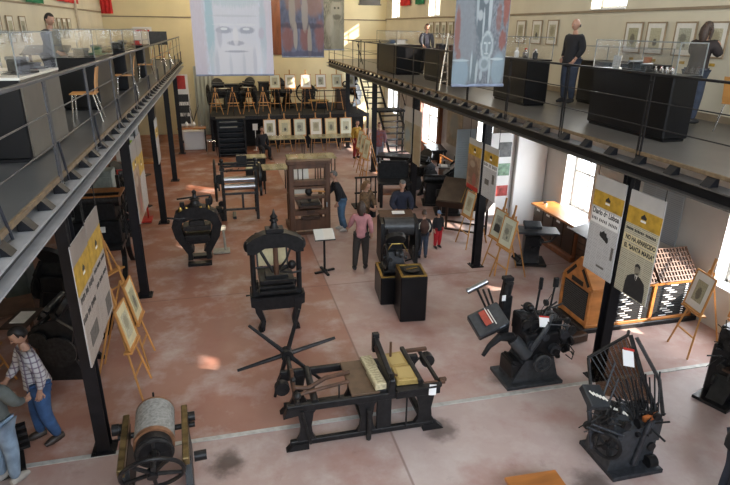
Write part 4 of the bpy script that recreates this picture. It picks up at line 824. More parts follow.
copy_tree(pp, (6.35, 17.6, 0), -60, 'black platen press with big wheel behind the dark guillotine')
copy_tree(pp, (7.35, 16.9, 0), -110, 'black platen press near the brown window joinery')
copy_tree(pp, (-3.0, 17.6, 0), 60, 'black platen press under the flag-side deck near the red stand')
copy_tree(pp, (-.1, 28.2, 1.47), 10, 'black platen press on the platform behind the first easels')
copy_tree(pp, (2.9, 28.6, 1.47), 30, 'black platen press on the platform behind the pale easel')
copy_tree(pp, (6.45, 28.9, 1.47), -40, 'black platen press on the platform next to the stairs')
copy_tree(pp, (1.3, 28.6, 1.47), -25, 'black platen press on the platform behind the second easel pair')
copy_tree(pp, (4.3, 29.0, 1.47), 80, 'black platen press on the platform between the cream frames')
t = thing('proof_machine', 'black machine full of levers cut by the frame edge below the type cabinet easels', 'machine', (7.1, 5.7, 0), 20)
part(t, 'base_plate', IRON, box=[(-.05, 0, .03, .8, .5, .05)]); part(t, 'body', IRON, box=[(.1, .05, .45, .5, .4, .8), (.15, .1, .95, .4, .3, .35)], prism=[([(-.35, .05), (.1, .05), (.1, .5), (-.1, .5)], 'y', -.15, .1)])
part(t, 'mechanism', IRON2, cyl=rods(40, ((-.4, .3), (-.3, .25), (.3, 1.25)))+gears(14, ((-.3, .3), (-.28, .1), (.3, 1.1)), (.04, .1)))
part(t, 'tray', WOODD, box=[(-.25, -.2, .62, .4, .3, .04, 0, 12)]); part(t, 'hoop', IRON, ring=[((-.02, -.55, .28), (.5, 1, .3), .17, .016)], cyl=[((-.02, -.55, .12), (.05, -.1, .1), .03)]); part(t, 'brass_lamp', BRASS, sph=[(-.1, -.1, 1.22, .05)])
# tall machine with curved legs between the first two posters pairs
t = thing('wharfedale_press', 'tall black press on curved iron legs behind the near poster pair', 'printing press', (-2.75, 12.6, 0), 90)
for s in (-1, 1):
    for q in (-1, 1): part(t, 'leg', IRON, band=[([(q*.35, .75), (q*.30, .5), (q*.42, .25), (q*.62, .05), (q*.70, .04)], [.1, .09, .08, .07, .07], 'y', s*.45-.05, s*.45+.05)])
part(t, 'body', IRON, box=[(0, 0, 1.05, .9, .95, .6), (0, .0, 1.5, .7, .8, .4), (-.1, 0, .8, 1.1, 1.0, .1)]); part(t, 'ink_drum', IRON2, cyl=[((-.2, -.5, 1.75), (-.2, .5, 1.75), .15, None, 20), ((.22, -.5, 1.62), (.22, .5, 1.62), .12, None, 20)])
part(t, 'upright', IRON, box=[(.3, -.42, 1.8, .07, .07, .7), (.3, .42, 1.8, .07, .07, .7), (-.35, .42, 1.8, .07, .07, .7), (.0, 0, 2.1, .8, .07, .06)]); part(t, 'mechanism', IRON2, cyl=rods(30, ((-.5, .6), (-.6, -.4), (.8, 1.7)))+gears(8, ((-.4, .5), (-.6, -.45), (.8, 1.6)), (.06, .16)))
part(t, 'paper', PAPER, box=[(-.55, -.1, 1.2, .02, .2, .12, 0, 20)])
part(t, 'shelf', WOODO, box=[(0, .0, 1.85, .7, 1.1, .03)])
# table with brown boards under the left deck
t = thing('work_table', 'brown board table under the deck, beside the platen press', 'table', (-3.9, 9.3, 0), 20)
part(t, 'top', WOODB, box=[(0, 0, .85, 1.3, .7, .05)])
for sx in (-.55, .55):
    for sy in (-.28, .28): part(t, 'leg', WOODB, box=[(sx, sy, .415, .06, .06, .83)])
t = thing('gear_stand', 'low black geared iron stand at the feet of the plaid shirted man', 'machine', (-3.0, 6.5, 0), 20)
part(t, 'frame', IRON, box=[(0, 0, .22, .2, .3, .44), (0, 0, .03, .5, .5, .06)]); part(t, 'gear', IRON, cyl=[((.14, 0, .48), (.2, 0, .48), .16, None, 16), ((.14, .1, .25), (.2, .1, .25), .14, None, 16)], box=[(.25, 0, .42+.1*k, .18, .1, .04) for k in (-2, -1, 0, 1)])

# ---------- small pedestal press behind the paired easels
t = thing('pedestal_press', 'small black press with wide tray on single pedestal behind paired easels', 'printing press', (6.85, 11.15, 0), -20)
part(t, 'pedestal', IRON, prism=[([(-.22, .05), (.22, .05), (.14, .3), (.18, .7), (-.18, .7), (-.12, .3)], 'x', -.18, .18)], box=[(0, 0, .03, .7, .6, .06)])
part(t, 'tray', STEELG, box=[(.1, 0, .80, .95, .5, .05), (.0, .1, .9, .4, .3, .08, 10)]); part(t, 'lever', IRON2, tube=[([(.2, 0, .5), (.4, -.2, .62), (.5, -.25, .8)], .025, 8)], cyl=gears(3, ((-.1, .25), (-.25, -.2), (.35, .65)))); part(t, 'roll', IRON, cyl=[((-.45, -.35, .3), (-.3, -.45, .2), .07)])

# ---------- right-hand machine row
t = thing('guillotine', 'black guillotine table with high back between the far easels and the dark suited visitors', 'machine', (5.0, 16.3, 0), -10)
for sx in (-.42, .42):
    for sy in (-.3, .3): part(t, 'leg', IRON, box=[(sx, sy, .37, .09, .09, .74)])
part(t, 'table', IRON, box=[(0, 0, .77, 1.0, .8, .07)]); part(t, 'blade_housing', IRON, box=[(0, .3, 1.02, .95, .12, .5), (0, .28, 1.3, .8, .1, .1)]); part(t, 'shelf', WOODR, box=[(0, 0, .42, .8, .6, .05)])
t = thing('frame_stand', 'dark slatted iron frame beside the black guillotine table', 'stand', (4.05, 16.1, 0), 0)
part(t, 'slats', IRON2, box=[(-.3+.15*k, 0, .5, .04, .04, 1.0) for k in range(5)]+[(0, 0, .98, .7, .05, .05), (0, 0, .5, .7, .05, .05), (0, .2, .03, .7, .5, .06)])
for lb, x, y, rz in (('long black imposing table in front of the stairs', 6.0, 19.4, -30), ('black iron table near the middle pole of the brown door side', 7.9, 20.5, 80)):
    t = thing('iron_table', lb, 'table', (x, y, 0), rz)
    part(t, 'top', IRON, box=[(0, 0, .85, 1.3, .7, .08)]); part(t, 'drawer_block', IRON2, box=[(.2, 0, .6, .7, .6, .4)])
    for sx in (-.58, .58):
        for sy in (-.28, .28): part(t, 'leg', IRON, box=[(sx, sy, .405, .07, .07, .81)])
t = thing('glazed_cabinet', 'dark glazed cabinet with orange wood corner near the brown door', 'cabinet', (7.85, 18.3, 0), -90)
part(t, 'body', WOODD, box=[(0, .0, .25, 1.5, .6, .5), (0, .25, .65, 1.4, .05, .4)]); part(t, 'corner_post', WOODO, box=[(.74, -.28, .45, .06, .06, .9), (-.74, -.28, .45, .06, .06, .9), (.0, -.28, .90, 1.54, .06, .05), (.74, 0, .90, .06, .6, .05)], label='orange wood edging'); part(t, 'pane', GLASS, box=[(0, -.28, .68, 1.42, .008, .38), (0, 0, .91, 1.42, .54, .008)])
bxs = [('black box machine on the floor by the third post, larger', 6.3, 16.2, .7), ('black low box machine by the third post, smaller', 6.35, 15.2, .5)]
for lb, x, y, h in bxs:
    t = thing('box_machine', lb, 'machine', (x, y, 0), -15); part(t, 'housing', IRON, box=[(0, 0, h/2, .6, .6, h)]); part(t, 'foot', IRON2, box=[(0, 0, .03, .75, .7, .06)]); part(t, 'cylinder', IRON2, cyl=[((-.35, 0, h+.1), (.35, 0, h+.1), .12)]); part(t, 'bright_disc', STEEL, cyl=[((-.36, -.2, h*.7), (-.32, -.2, h*.7), .1)])

# slanted glass-top case on legs
t = thing('slant_case', 'dark slant-topped glass case on thin legs beside the red trousered child', 'display case', (6.0, 13.2, 0), -38)
for sx in (-.55, .55):
    for sy in (-.32, .32): part(t, 'leg', WOODD, box=[(sx, sy, .44, .06, .06, .88)])
part(t, 'tray', WOODD, prism=[([(-.42, .86), (.42, .86), (.42, 1.46), (.36, 1.46), (-.42, 1.0)], 'x', -.66, .66)]); part(t, 'glass_top', mat('brown_glass', (.085, .062, .045), .18, 0, .2, 5), box=[(0, -.02, 1.245, 1.26, .88, .012, 30.5)]); part(t, 'stretcher', WOODD, box=[(0, -.32, .25, 1.1, .04, .05), (0, .32, .25, 1.1, .04, .05)])
part(t, 'frame_bar', BRASS, box=[(0, -.02, 1.255, .02, .88, .012, 30.5)])

# low cabinet with four doors
t = thing('low_cabinet', 'low orange wood cabinet with four dark doors under the bright window', 'cabinet', (8.08, 11.85, 0), -90)
part(t, 'carcass', WOODR, box=[(0, .03, .46, 1.9, .56, .84), (0, 0, .07, 1.96, .64, .14)]); part(t, 'top', WOODO, box=[(0, 0, .90, 2.0, .68, .05)])
for k in range(4):
    d = part(t, 'door', WOODD, box=[(-.70+.467*k, -.26, .52, .43, .03, .68)]); part(d, 'label_card', LABELM, box=[(-.70+.467*k, -.28, .80, .14, .01, .05)], label='white label card')
solo('glass_inkwell', 'little glass inkwell on the far end of the low orange cabinet', 'inkwell', CHROME, (8.0, 12.6, .926), 0, lathe=[((0, 0, 0), [(.06, 0), (.06, .05), (.02, .07)])])
t = thing('slatted_rack', 'dark brown drawer rack between the low cabinet and the type cabinet', 'rack', (7.98, 10.25, 0), -90)
part(t, 'carcass', WOODD, box=[(0, .05, .5, .9, .55, .98), (0, -.1, 1.02, .95, .75, .03, 14)])
for k in range(6): part(t, 'drawer', WOODB, box=[(0, -.24, .12+.15*k, .82, .02, .12)])

# double sided type cabinet
t = thing('type_cabinet', 'large orange wood type cabinet with black drawers and sloping type cases on top', 'cabinet', (7.3, 8.3, 0), 0)
part(t, 'plinth', IRON, box=[(0, 0, .05, 2.5, .98, .1)])
part(t, 'carcass', WOODO, prism=[([(-.44, .1), (.44, .1), (.44, .84), (0, 1.32), (-.44, .84)], 'x', -1.14, -1.10), ([(-.44, .1), (.44, .1), (.44, .84), (0, 1.32), (-.44, .84)], 'x', 1.10, 1.14)],
    box=[(-.92, -.425, .47, .36, .03, .74), (-.72, -.43, .47, .05, .05, .74), (.20, -.43, .47, .07, .05, .74), (1.10, -.43, .47, .07, .05, .74), (0, -.43, .85, 2.28, .06, .06), (0, .42, .47, 2.24, .03, .74), (0, -.43, .12, 2.28, .05, .06), (-1.15, -.42, .47, .04, .06, .76), (-1.15, .42, .47, .04, .06, .76), (-1.15, 0, .16, .03, .84, .1)])
part(t, 'gable_slot', IRON, box=[(-1.145, -.22, 1.0, .02, .34, .06, 47), (-1.145, .22, 1.0, .02, .34, .06, -47), (-1.145, 0, .86, .02, .34, .09)], label='black slots in the gable')
part(t, 'inner_back', BLACKM, box=[(.2, -.38, .47, 1.8, .02, .7, 0, 0, 0, 0), (-1.142, 0, .47, .014, .74, .6, 0, 0, 0, 0)])
for c in range(2):
    for k in range(14):
        d = part(t, 'drawer', BLACKM, box=[(-.28+.92*c, -.42, .18+.047*k, .82, .045, .038)]); part(d, 'label_holder', LABELM, box=[(-.28+.92*c+.07*((k*5) % 3-1)-.1, -.446, .183+.047*k, .16, .008, .016), (-.28+.92*c+.25, -.447, .183+.047*k, .05, .01, .014)], label='bright label and pull', each=1)
for k in range(14): part(t, 'end_drawer', DARKGREY, box=[(-1.15, 0, .20+.041*k, .02, .70, .022)])
part(t, 'slope_board', WOODO, slab=[((-1.14, -.45, .845), (-.56, -.45, .845), (-.56, .0, 1.325), (-1.14, .0, 1.325), .02), ((-1.14, .45, .845), (1.14, .45, .845), (1.14, .0, 1.325), (-1.14, .0, 1.325), -.02)], each=1)
TCASE, TCASE2 = mat('type_case_bottom', (.075, .04, .025), .6, 0, .4, 8), mat('type_case_divider', (.15, .075, .045), .55, 0, .3, 8)
def typecase(label, x, wd):
    c = thing('type_case', label, 'type case', (7.3+x, 8.3-.235, 1.11), 0, 'type cases on the sloping cabinet top'); c.rotation_euler = (R(47), 0, 0)
    part(c, 'tray', TCASE, box=[(0, 0, .0, wd, .66, .02)]); b = MB()
    for i in range(13): b.box(-wd/2+.01+(wd-.02)*i/12, 0, .02, .014, .66, .022, 0, 0, 0, 0)
    for i in range(8): b.box(0, -.32+.64*i/7, .03, wd, .014, .022, 0, 0, 0, 0)
    b.build('divider', TCASE2, c)
typecase('wooden type case on the cabinet slope, half hidden by the newspaper poster', -.16, .72); typecase('red-brown wooden type case on the cabinet slope next to the wall', .68, .84)
# ================================================================ posters, easels, tables, panels
random.seed(5)
NEWS = printed('newspaper_grey', (.56, .56, .57), (.24, .24, .25), 46, 5, .6, .62)
NEWSY = printed('newspaper_cream', (.50, .47, .36), (.17, .16, .13), 40, 4, .6, .62)
NEWSP = printed('newspaper_pinkish', (.44, .385, .345), (.20, .17, .15), 48, 4, .6, .62)
BROWNP = blobs('brown_picture_sheet', (.33, .22, .15), [(.5, .5, .4, .4, (.16, .09, .06), .6, .8), (.4, .75, .2, .1, (.42, .34, .26), .6, .7), (.6, .3, .15, .2, (.35, .1, .08), .6, .7)], .6, .3, 9)
def poster(label, x, y, z0, z1, w, rz, sheet, heads=(), photo=None, grey=.15, gold=.16, portrait=False, ship=False, film=None):
    """acrylic hanging poster: film band on top, ochre band with emblem, then a printed sheet"""
    h = z1-z0; t = thing('hanging_poster', label, 'poster', (x, y, z0), rz, 'posters hung between the posts')
    part(t, 'backing', GREYB, box=[(0, .006, h/2, w, .008, h, 0, 0, 0, 0)])
    part(t, 'film_band', film or GREYB, box=[(0, -.002, h*(1-grey/2), w-.004, .006, h*grey, 0, 0, 0, 0)])
    gz = h*(1-grey-gold/2); g = part(t, 'ochre_band' if gold > .05 else 'rule', GOLDB if gold > .05 else GREYB, box=[(0, -.002, gz, w-.004, .007, h*gold, 0, 0, 0, 0)])
    if gold > .05: part(g, 'emblem', INK, prism=[([(-.05, gz), (.05, gz), (.055, gz+.03), (.02, gz+.055), (0, gz+.075), (-.02, gz+.055), (-.055, gz+.03)], 'y', -.008, -.005)])
    if gold > .05: part(g, 'emblem_strip', LABELM, box=[(0, -.006, gz-.03, .10, .003, .03, 0, 0, 0, 0)])
    sh = h*(1-grey-gold); s = part(t, 'printed_sheet', sheet, box=[(0, -.003, sh/2, w-.004, .008, sh, 0, 0, 0, 0)])
    for (tx, ty, tz, sz, str_) in heads:
        if not str_:      # headline too blurred to read: word-shaped strokes
            wb = [(.30, -.31), (.18, -.02), (.34, .30)] if sz > .07 else [(.22, -.34), (.28, -.05), (.3, .29)]
            for (ww, xx) in wb:
                nn = max(3, int(ww*w/sz/.55)); st = ww*w/nn
                part(s, 'headline', INK, box=[(tx+xx*w+(q-(nn-1)/2)*st, -.009, sh*tz, st*.55, .003, sz*(.62 if q % 2 else .8), 0, 0, 0, 0) for q in range(nn)])
            continue
        text(s, 'headline', str_, sz, INK, (tx, -.009, sh*tz), (R(90), 0, 0), .004, fit=w*.9)
    if portrait:
        q = part(s, 'portrait', INK, prism=[([(-.13, .02), (.27, .02), (.265, .20), (.24, .29), (.17, .335), (.115, .36), (.025, .36), (-.03, .335), (-.10, .29), (-.125, .20)], 'y', -.011, -.008)], label='dark suited man in the portrait photograph')
        part(s, 'portrait_face', PH_FACE, prism=[([(.07+.052*math.cos(k*PI/8), .43+.075*math.sin(k*PI/8)) for k in range(16)], 'y', -.0125, -.0115), ([(.045, .36), (.095, .36), (.10, .39), (.04, .39)], 'y', -.0125, -.0115)])
        part(s, 'portrait_hair', INK, prism=[([(.012, .44), (.02, .50), (.05, .525), (.09, .525), (.12, .50), (.128, .44), (.115, .47), (.07, .485), (.025, .47)], 'y', -.014, -.013)])
        part(s, 'portrait_shirt', PAPER, prism=[([(.04, .36), (.10, .36), (.07, .25)], 'y', -.0125, -.0115)]); part(s, 'portrait_tie', INK, prism=[([(.06, .345), (.08, .345), (.076, .25), (.07, .24), (.064, .25)], 'y', -.014, -.013)])
    if ship:
        part(s, 'ship_picture', INK, prism=[([(-.06, .62), (.13, .55), (.15, .58), (.14, .63), (.10, .65), (.09, .70), (.05, .69), (.03, .72), (-.0, .70), (-.02, .68), (-.06, .68)], 'y', -.011, -.008)], label='dark ship silhouette')
    for (m, px, pz, pw, ph) in (photo or []): part(s, 'photograph', m, box=[(px, -.008, pz*sh, pw, .003, ph, 0, 0, 0, 0)])
    part(t, 'clip', IRON2, cyl=[((sx*(w/2-.03), 0, h), (sx*(w/2-.03), 0, 3.36-z0), .006, None, 6) for sx in (-1, 1)])
    return t
SHIP = None; _S = blobs('ship_picture', (.50, .50, .51), [(.5, .4, .42, .28, (.05, .05, .05), .4, .9), (.4, .7, .15, .3, (.1, .1, .1), .5, .7)], .6, .2, 8)
MAN = None; _M = blobs('portrait_photo', (.44, .42, .33), [(.5, .12, .62, .42, (.03, .03, .03), .3, .97), (.5, .42, .16, .18, (.06, .06, .055), .35, .9), (.5, .70, .2, .17, (.30, .28, .22), .35, .9), (.5, .83, .23, .10, (.03, .03, .03), .35, .95), (.44, .68, .05, .1, (.16, .15, .12), .5, .6), (.5, .30, .05, .12, (.36, .35, .3), .4, .8)], .6, .1, 8)
px_, pl_ = DR-.02, DL+.02
GREYL = mat('brownish_film_band', (.27, .235, .21), .4, 0, .1, 3)
PH_BG, PH_FACE = mat('photo_ground', (.40, .38, .30), .6, 0, .15, 12), mat('photo_face', (.24, .225, .18), .6, 0, .3, 16)
poster('grey newspaper poster with ship picture hung beside the thick black post', px_, 6.88, 1.68, 3.18, .68, -90, NEWS, [(0, 0, .93, .115, 'Diario de Lisboa'), (0, 0, .82, .06, '')], [(LABELM, 0, .91, .64, .12), (LABELM, 0, .80, .64, .1), (INKG, .27, .42, .05, .2), (INKG, .06, .14, .18, .03)], ship=True)
poster('cream newspaper poster with portrait of a dark suited man', px_, 6.11, 1.67, 3.16, .66, -90, NEWSY, [(0, 0, .93, .05, ''), (.02, 0, .80, .088, 'NO HA APARECIDO'), (.02, 0, .68, .088, 'EL "SANTA MARIA"')], [(PAPERY, 0, .80, .64, .1), (PAPERY, 0, .68, .64, .1)], portrait=True)
poster('poster with brown portrait picture above the slanted case', px_, 11.55, 1.77, 2.90, .68, -90, BROWNP, [], [(REDP, 0, .05, .6, .1)], .12, .2)
poster('grey poster with small photographs beside the thin second post', px_, 10.74, 1.78, 2.90, .66, -90, NEWS, [(0, 0, .93, .09, '')], [(LABELM, 0, .92, .6, .1), (INKG, -.1, .45, .2, .12), (INKG, .18, .6, .1, .2)], .12, .2)
poster('pale blue and brown picture poster past the brown joinery post', px_, 16.35, 1.65, 3.0, .70, -90, blobs('faded_map', (.30, .29, .23), [(.45, .55, .35, .25, (.24, .32, .38), .6, .8), (.6, .2, .3, .2, (.35, .28, .18), .6, .6)], .6, .2, 7), [], None, .3, .02)
poster('faded ochre poster on the near side of the third post', px_, 15.5, 1.45, 3.0, .66, -90, blobs('faded_sheet', (.40, .34, .24), [(.5, .4, .4, .5, (.34, .26, .16), .7, .7)], .6, .2, 7), [], None, .25, .02)
poster('pinkish newspaper poster next to the plaid shirted man', DL+.05, 6.59, 1.46, 2.96, .75, 90, NEWSP, [(0, 0, .92, .09, ''), (-.05, 0, .66, .09, '')], [(INKG, .0, .3, .4, .2)], .16, .24, film=GREYL)
poster('pinkish newspaper poster on the far side of the same post', DL+.05, 7.35, 1.49, 2.98, .74, 90, NEWSP, [(0, 0, .92, .06, ''), (0, 0, .7, .07, '')], [(INKG, .15, .2, .3, .25)], .16, .24, film=GREYL)
poster('ochre poster sheet on the near side of the second flag-side post', DL+.05, 11.40, 1.6, 3.13, .70, 90, BROWNP, [], None, .22, .1, film=GREYL)
poster('tan poster sheet on the far side of the second flag-side post', DL+.05, 12.14, 1.6, 3.13, .74, 90, NEWSP, [], None, .25, .25, film=GREYL)
poster('narrow tan poster seen edge-on at the third flag-side post', pl_, 15.95-.1, 1.75, 2.9, .6, 90, NEWSP, [], None, .2, .2)

# easels and the framed prints standing on them
def easel(label, x, y, z, rz, h=1.62, ledge=.80, group='wooden easels', m=None):
    m = m or WOODL
    t = thing('wooden_easel', label, 'easel', (x, y, z), rz, group)
    for s in (-1, 1): part(t, 'leg', m, tube=[([(s*.29, -.12, 0), (s*.06, .17, h-.12)], .017, 6)])
    part(t, 'rear_leg', m, tube=[([(0, .62, 0), (0, .19, h-.15)], .016, 6)])
    part(t, 'mast', m, box=[(0, .11, (h+ledge)/2+.05, .05, .022, h-ledge+.12, -9)]); part(t, 'ledge', m, box=[(0, .0, ledge-.02, .52, .12, .03)]); part(t, 'crossbar', m, box=[(0, -.035, .36, .46, .02, .03)])
    return t
def shown(label, x, y, z, rz, w, h, pm, group, mount=PAPER, frame=WOODL, inner=.55, ledge=.80, lean=-11):
    a = R(rz); oy = .035
    cx, cy = x-math.sin(a)*oy*1, y+math.cos(a)*oy*1
    return picture(label, cx, cy, z+ledge+h/2*math.cos(R(lean))+.004, w, h, rz, pm, group, frame, mount, lean, 'framed print', inner, 'framed_print')
EG, FGp = 'wooden easels in the aisle', 'framed prints on aisle easels'
ez = [
    ('first easel beside the pinkish posters, nearer of two', 'cream mounted print with small dark ship, nearer of two by the pinkish posters', -1.55, 7.85, 84, .47, .66, PR[3], PAPERY),
    ('easel standing behind the first one beside the pinkish posters', 'cream mounted print, farther of two by the pinkish posters', -1.56, 8.68, 87, .47, .66, PR[0], PAPERY),
    ('easel beside the slanted case and the red trousered child', 'greenish mounted print on the easel beside the slanted case', 5.78, 12.5, -86, .46, .62, PR[3], PAPERG),
    ('easel with the dark landscape print', 'greenish mounted print with dark landscape, farther of the touching pair', 5.76, 10.86, -86, .48, .66, DARKPR, PAPERG),
    ('easel in front of the small pedestal press, nearer of the touching pair', 'greenish mounted print with grey cloud, nearer of the touching pair', 5.70, 10.30, -84, .50, .66, PR[2], PAPERG),
    ('easel in front of the type cabinet', 'brownish print in wide mount on the easel before the type cabinet', 7.50, 6.95, -100, .50, .66, PR[0], PAPER),
    ('easel cut by the frame edge past the type cabinet', 'wide pale print cut by the frame edge past the type cabinet', 7.85, 6.3, -95, .60, .60, PR[3], PAPER),
    ('far easel of three in a row before the long black table, nearest', 'pale green print on the nearest of three far aisle easels', 4.85, 19.4, -80, .5, .7, PR[3], PAPERG),
    ('far easel of three in a row before the long black table, middle', 'pale green print on the middle of three far aisle easels', 4.95, 20.3, -80, .5, .7, PR[1], PAPERG),
    ('far easel of three in a row before the long black table, farthest', 'pale green print on the farthest of three far aisle easels', 5.05, 21.2, -80, .5, .7, PR[2], PAPERG)]
for (el, pl, x, y, rz, w, h, pm, mt) in ez:
    easel(el, x, y, 0, rz, group=EG); shown(pl, x, y, 0, rz, w, h, pm, FGp, mt)
for i, x in enumerate((1.95, 2.60, 3.27, 3.98, 4.66, 5.34)):
    o = ('first', 'second', 'third', 'fourth', 'fifth', 'last')[i]
    easel(o+' easel behind the long yellow tables, counted from the attendant', x, 25.0, 0, 0, 1.55, .70, 'easels behind the yellow tables')
    shown(o+' cream framed print behind the yellow tables, counted from the attendant', x, 25.0, 0, 0, .54, .72, PR[i % 4], 'framed prints behind the yellow tables', (PAPER, PAPERY, PAPERG)[i % 3], ledge=.70)
for i, x in enumerate((2.45, 3.15, 3.89, 4.60, 5.37, 6.05)):
    o = ('first', 'second', 'third', 'fourth', 'fifth', 'last')[i]
    easel(o+' easel on the platform in front of the cream wall, counted towards the stairs', x, 27.2, 1.47, 0, 1.75, 1.04, 'easels on the platform')
    shown(o+' framed print on the platform, counted towards the stairs', x, 27.2, 1.47, 0, (.5, .5, .5, .5, .5, .42)[i], .62, PR[(i*3+1) % 4], 'framed prints on the platform', (PAPERG, PAPER, WHITE, WHITE, PAPERG, GREYB)[i], frame=(WOODL, WOODL, WOODL, WOODL, WOODL, DARKGREY)[i], ledge=1.04)
for i, x in enumerate((-.25, .5, 1.2, 1.85)):
    o = ('first', 'second', 'third', 'fourth')[i]
    easel(o+' empty easel on the platform, counted from the railing corner', x, 26.6, 1.47, 0, (1.05), .5, 'empty easels on the platform')
for i, (x, y, rz) in enumerate(((-4.3, 9.35, 75), (-4.2, 10.4, 70), (-4.2, 8.0, 60), (-3.6, 8.3, 80), (-2.3, 11.0, 60))):
    easel(('easel under the deck near the brown work table end', 'easel under the deck farther from the posters', 'easel under the deck beside the brown work table', 'thin easel under the deck by the platen press', 'easel under the deck beside the tall black press')[i], x, y, 0, rz, 1.4, .7, 'easels under the deck')

# platform stock
for i, (x, y, w, h, m, lb) in enumerate(((.6, 29.7, .9, 1.0, IRON, 'black cabinet on the platform behind the first easel'), (5.65, 27.6, .55, .95, WOODD, 'dark brown box standing on the platform before the framed prints'), (4.6, 28.0, .9, .35, GOLDWOOD, 'yellow topped low bench on the platform'), (2.1, 29.6, .5, 1.1, IRON2, 'dark upright machine on the platform between easels'))):
    t = thing('stock_cabinet', lb, 'cabinet', (x, y, 1.47)); part(t, 'body', m if m is not GOLDWOOD else IRON, box=[(0, 0, h/2, w, .5, h)]); part(t, 'top', m, box=[(0, 0, h+.015, w+.06, .56, .03)]); part(t, 'door', m if m is not GOLDWOOD else IRON, box=[(0, -.255, h/2, w*.85, .02, h*.8)])
t = thing('drying_rack', 'dark rack with pale sheets on its shelves under the platform end', 'rack', (.3, 24.5, 0), 0)
part(t, 'frame', IRON, box=[(-.55, 0, .8, .06, .5, 1.6), (.55, 0, .8, .06, .5, 1.6), (0, .25, .8, 1.1, .03, 1.6), (0, 0, 1.6, 1.2, .55, .05)])
for k in range(7): s = part(t, 'shelf', STEELG, box=[(0, 0, .12+.22*k, 1.06, .48, .03)])
for k in (5, 6): part(t, 'sheet', PAPER, box=[(-.1, -.1, .15+.22*k, .7, .25, .01)])
solo('card_stand', 'white card on thin stand against the dark platform front beside the rack', 'card', WHITE, (1.35, 25.5, 0), 0, box=[(0, 0, 1.04, .22, .02, .28), (0, .02, .45, .03, .02, .9), (0, .0, .01, .25, .2, .02)])
# long tables in front of the easels and in mid-hall
def long_table(label, x, y, w, d, h, rz, top, group=None):
    t = thing('long_table', label, 'table', (x, y, 0), rz, group)
    part(t, 'top', top, box=[(0, 0, h-.03, w, d, .05)]); part(t, 'glass', GLASS, box=[(0, 0, h+.015, w-.04, d-.04, .01)])
    for sx in (-1, 1):
        for sy in (-1, 1): part(t, 'leg', IRON2, box=[(sx*(w/2-.06), sy*(d/2-.06), (h-.055)/2, .035, .035, h-.055)])
YT = blobs('yellowed_prints_table', (.40, .36, .20), [(.2, .5, .08, 9, (.22, .20, .11), .5, .7), (.45, .5, .06, 9, (.50, .48, .36), .5, .7), (.7, .5, .1, 9, (.25, .22, .12), .5, .7), (.88, .5, .05, 9, (.5, .47, .33), .5, .7)], .5, .3, 9)
TG = 'tables with yellowed prints'
long_table('long table of yellowed prints before the easels, beside the attendant', 2.35, 24.2, 1.95, .75, .80, 0, YT, TG)
long_table('long table of yellowed prints before the easels, nearer the stairs', 4.75, 24.2, 2.35, .75, .80, 0, YT, TG)
long_table('yellowed print table behind the wooden press', 2.95, 19.9, 1.75, .8, .88, 0, YT, TG)
long_table('small yellowed print table between etching press and wooden press', 1.55, 18.6, .85, .7, .86, 0, YT, TG)
long_table('small dark stool table by the far easels', 5.9, 22.6, .9, .6, .75, 0, IRON2, None)
t = thing('small_display', 'small yellowed display block on the etching press side of the attendant', 'display', (1.0, 20.2, 0)); part(t, 'body', IRON, box=[(0, 0, .42, .7, .5, .84)]); part(t, 'top', YT, box=[(0, 0, .87, .75, .55, .05)])
solo('stool', 'black stool under the seated attendant', 'stool', IRON, (1.5, 23.75, 0), 0, cyl=[((0, 0, .03), (0, 0, .40), .03), ((0, 0, .40), (0, 0, .45), .18)], box=[(0, 0, .02, .4, .05, .03), (0, 0, .02, .05, .4, .03)])

# panels along the window wall
solo('white_partition', 'tall plain white partition panel beside the low orange cabinet', 'panel', WHITE, (8.12, 13.75, 0), 0, box=[(0, 0, 1.35, .92, .10, 2.7)])
t = thing('information_panel', 'pale blue information panel beside the brown picture poster', 'panel', (7.1, 15.85, 0), 0); part(t, 'board', mat('pale_blue_board', (.42, .50, .54), .5, 0, .04, 4), box=[(0, 0, 1.5, .62, .04, 1.75)]); part(t, 'foot', IRON, box=[(-.25, 0, .32, .03, .04, .64), (.25, 0, .32, .03, .04, .64), (0, 0, .02, .6, .4, .03)], each=1); part(t, 'printed_lines', mat('blue_grey_print', (.30, .38, .44), .5), box=[(0, -.022, 1.2+.07*k, .5, .004, .012) for k in range(12)])
t = thing('display_board', 'white panel with coloured pictures between the newspaper poster and white partition', 'panel', (7.15, 13.85, 0), 0); part(t, 'board', WHITE, box=[(0, 0, 1.45, 1.0, .04, 2.3)]); part(t, 'picture', mat('green_photo', (.14, .25, .16), .5, 0, .5, 9), box=[(.2, -.025, 1.6, .38, .01, .34)]); part(t, 'picture', mat('dark_photo', (.06, .06, .06), .5, 0, .5, 9), box=[(.2, -.025, 2.15, .38, .01, .4)]); part(t, 'picture', mat('red_photo', (.38, .06, .05), .5, 0, .5, 9), box=[(.2, -.025, 1.0, .38, .01, .3)]); part(t, 'foot', IRON, box=[(-.4, 0, .15, .05, .3, .3), (.4, 0, .15, .05, .3, .3)], each=1)
solo('wall_text_sheet', 'grey-blue text sheet on the wall behind the portrait newspaper poster', 'poster', printed('wall_text', (.40, .44, .47), (.26, .29, .32), 30, 3, .6, .6), (XR-.03, 9.3, 1.72), -90, box=[(0, 0, 0, 1.15, .02, 1.15)])
solo('wall_map', 'beige map sheet on the wall by the brown joinery', 'poster', blobs('old_map', (.48, .42, .30), [(.5, .5, .3, .3, (.36, .42, .42), .6, .7)], .6, .2, 6), (XR-.03, 20.3, 1.7), -90, box=[(0, 0, 0, 1.5, .02, 1.5)])

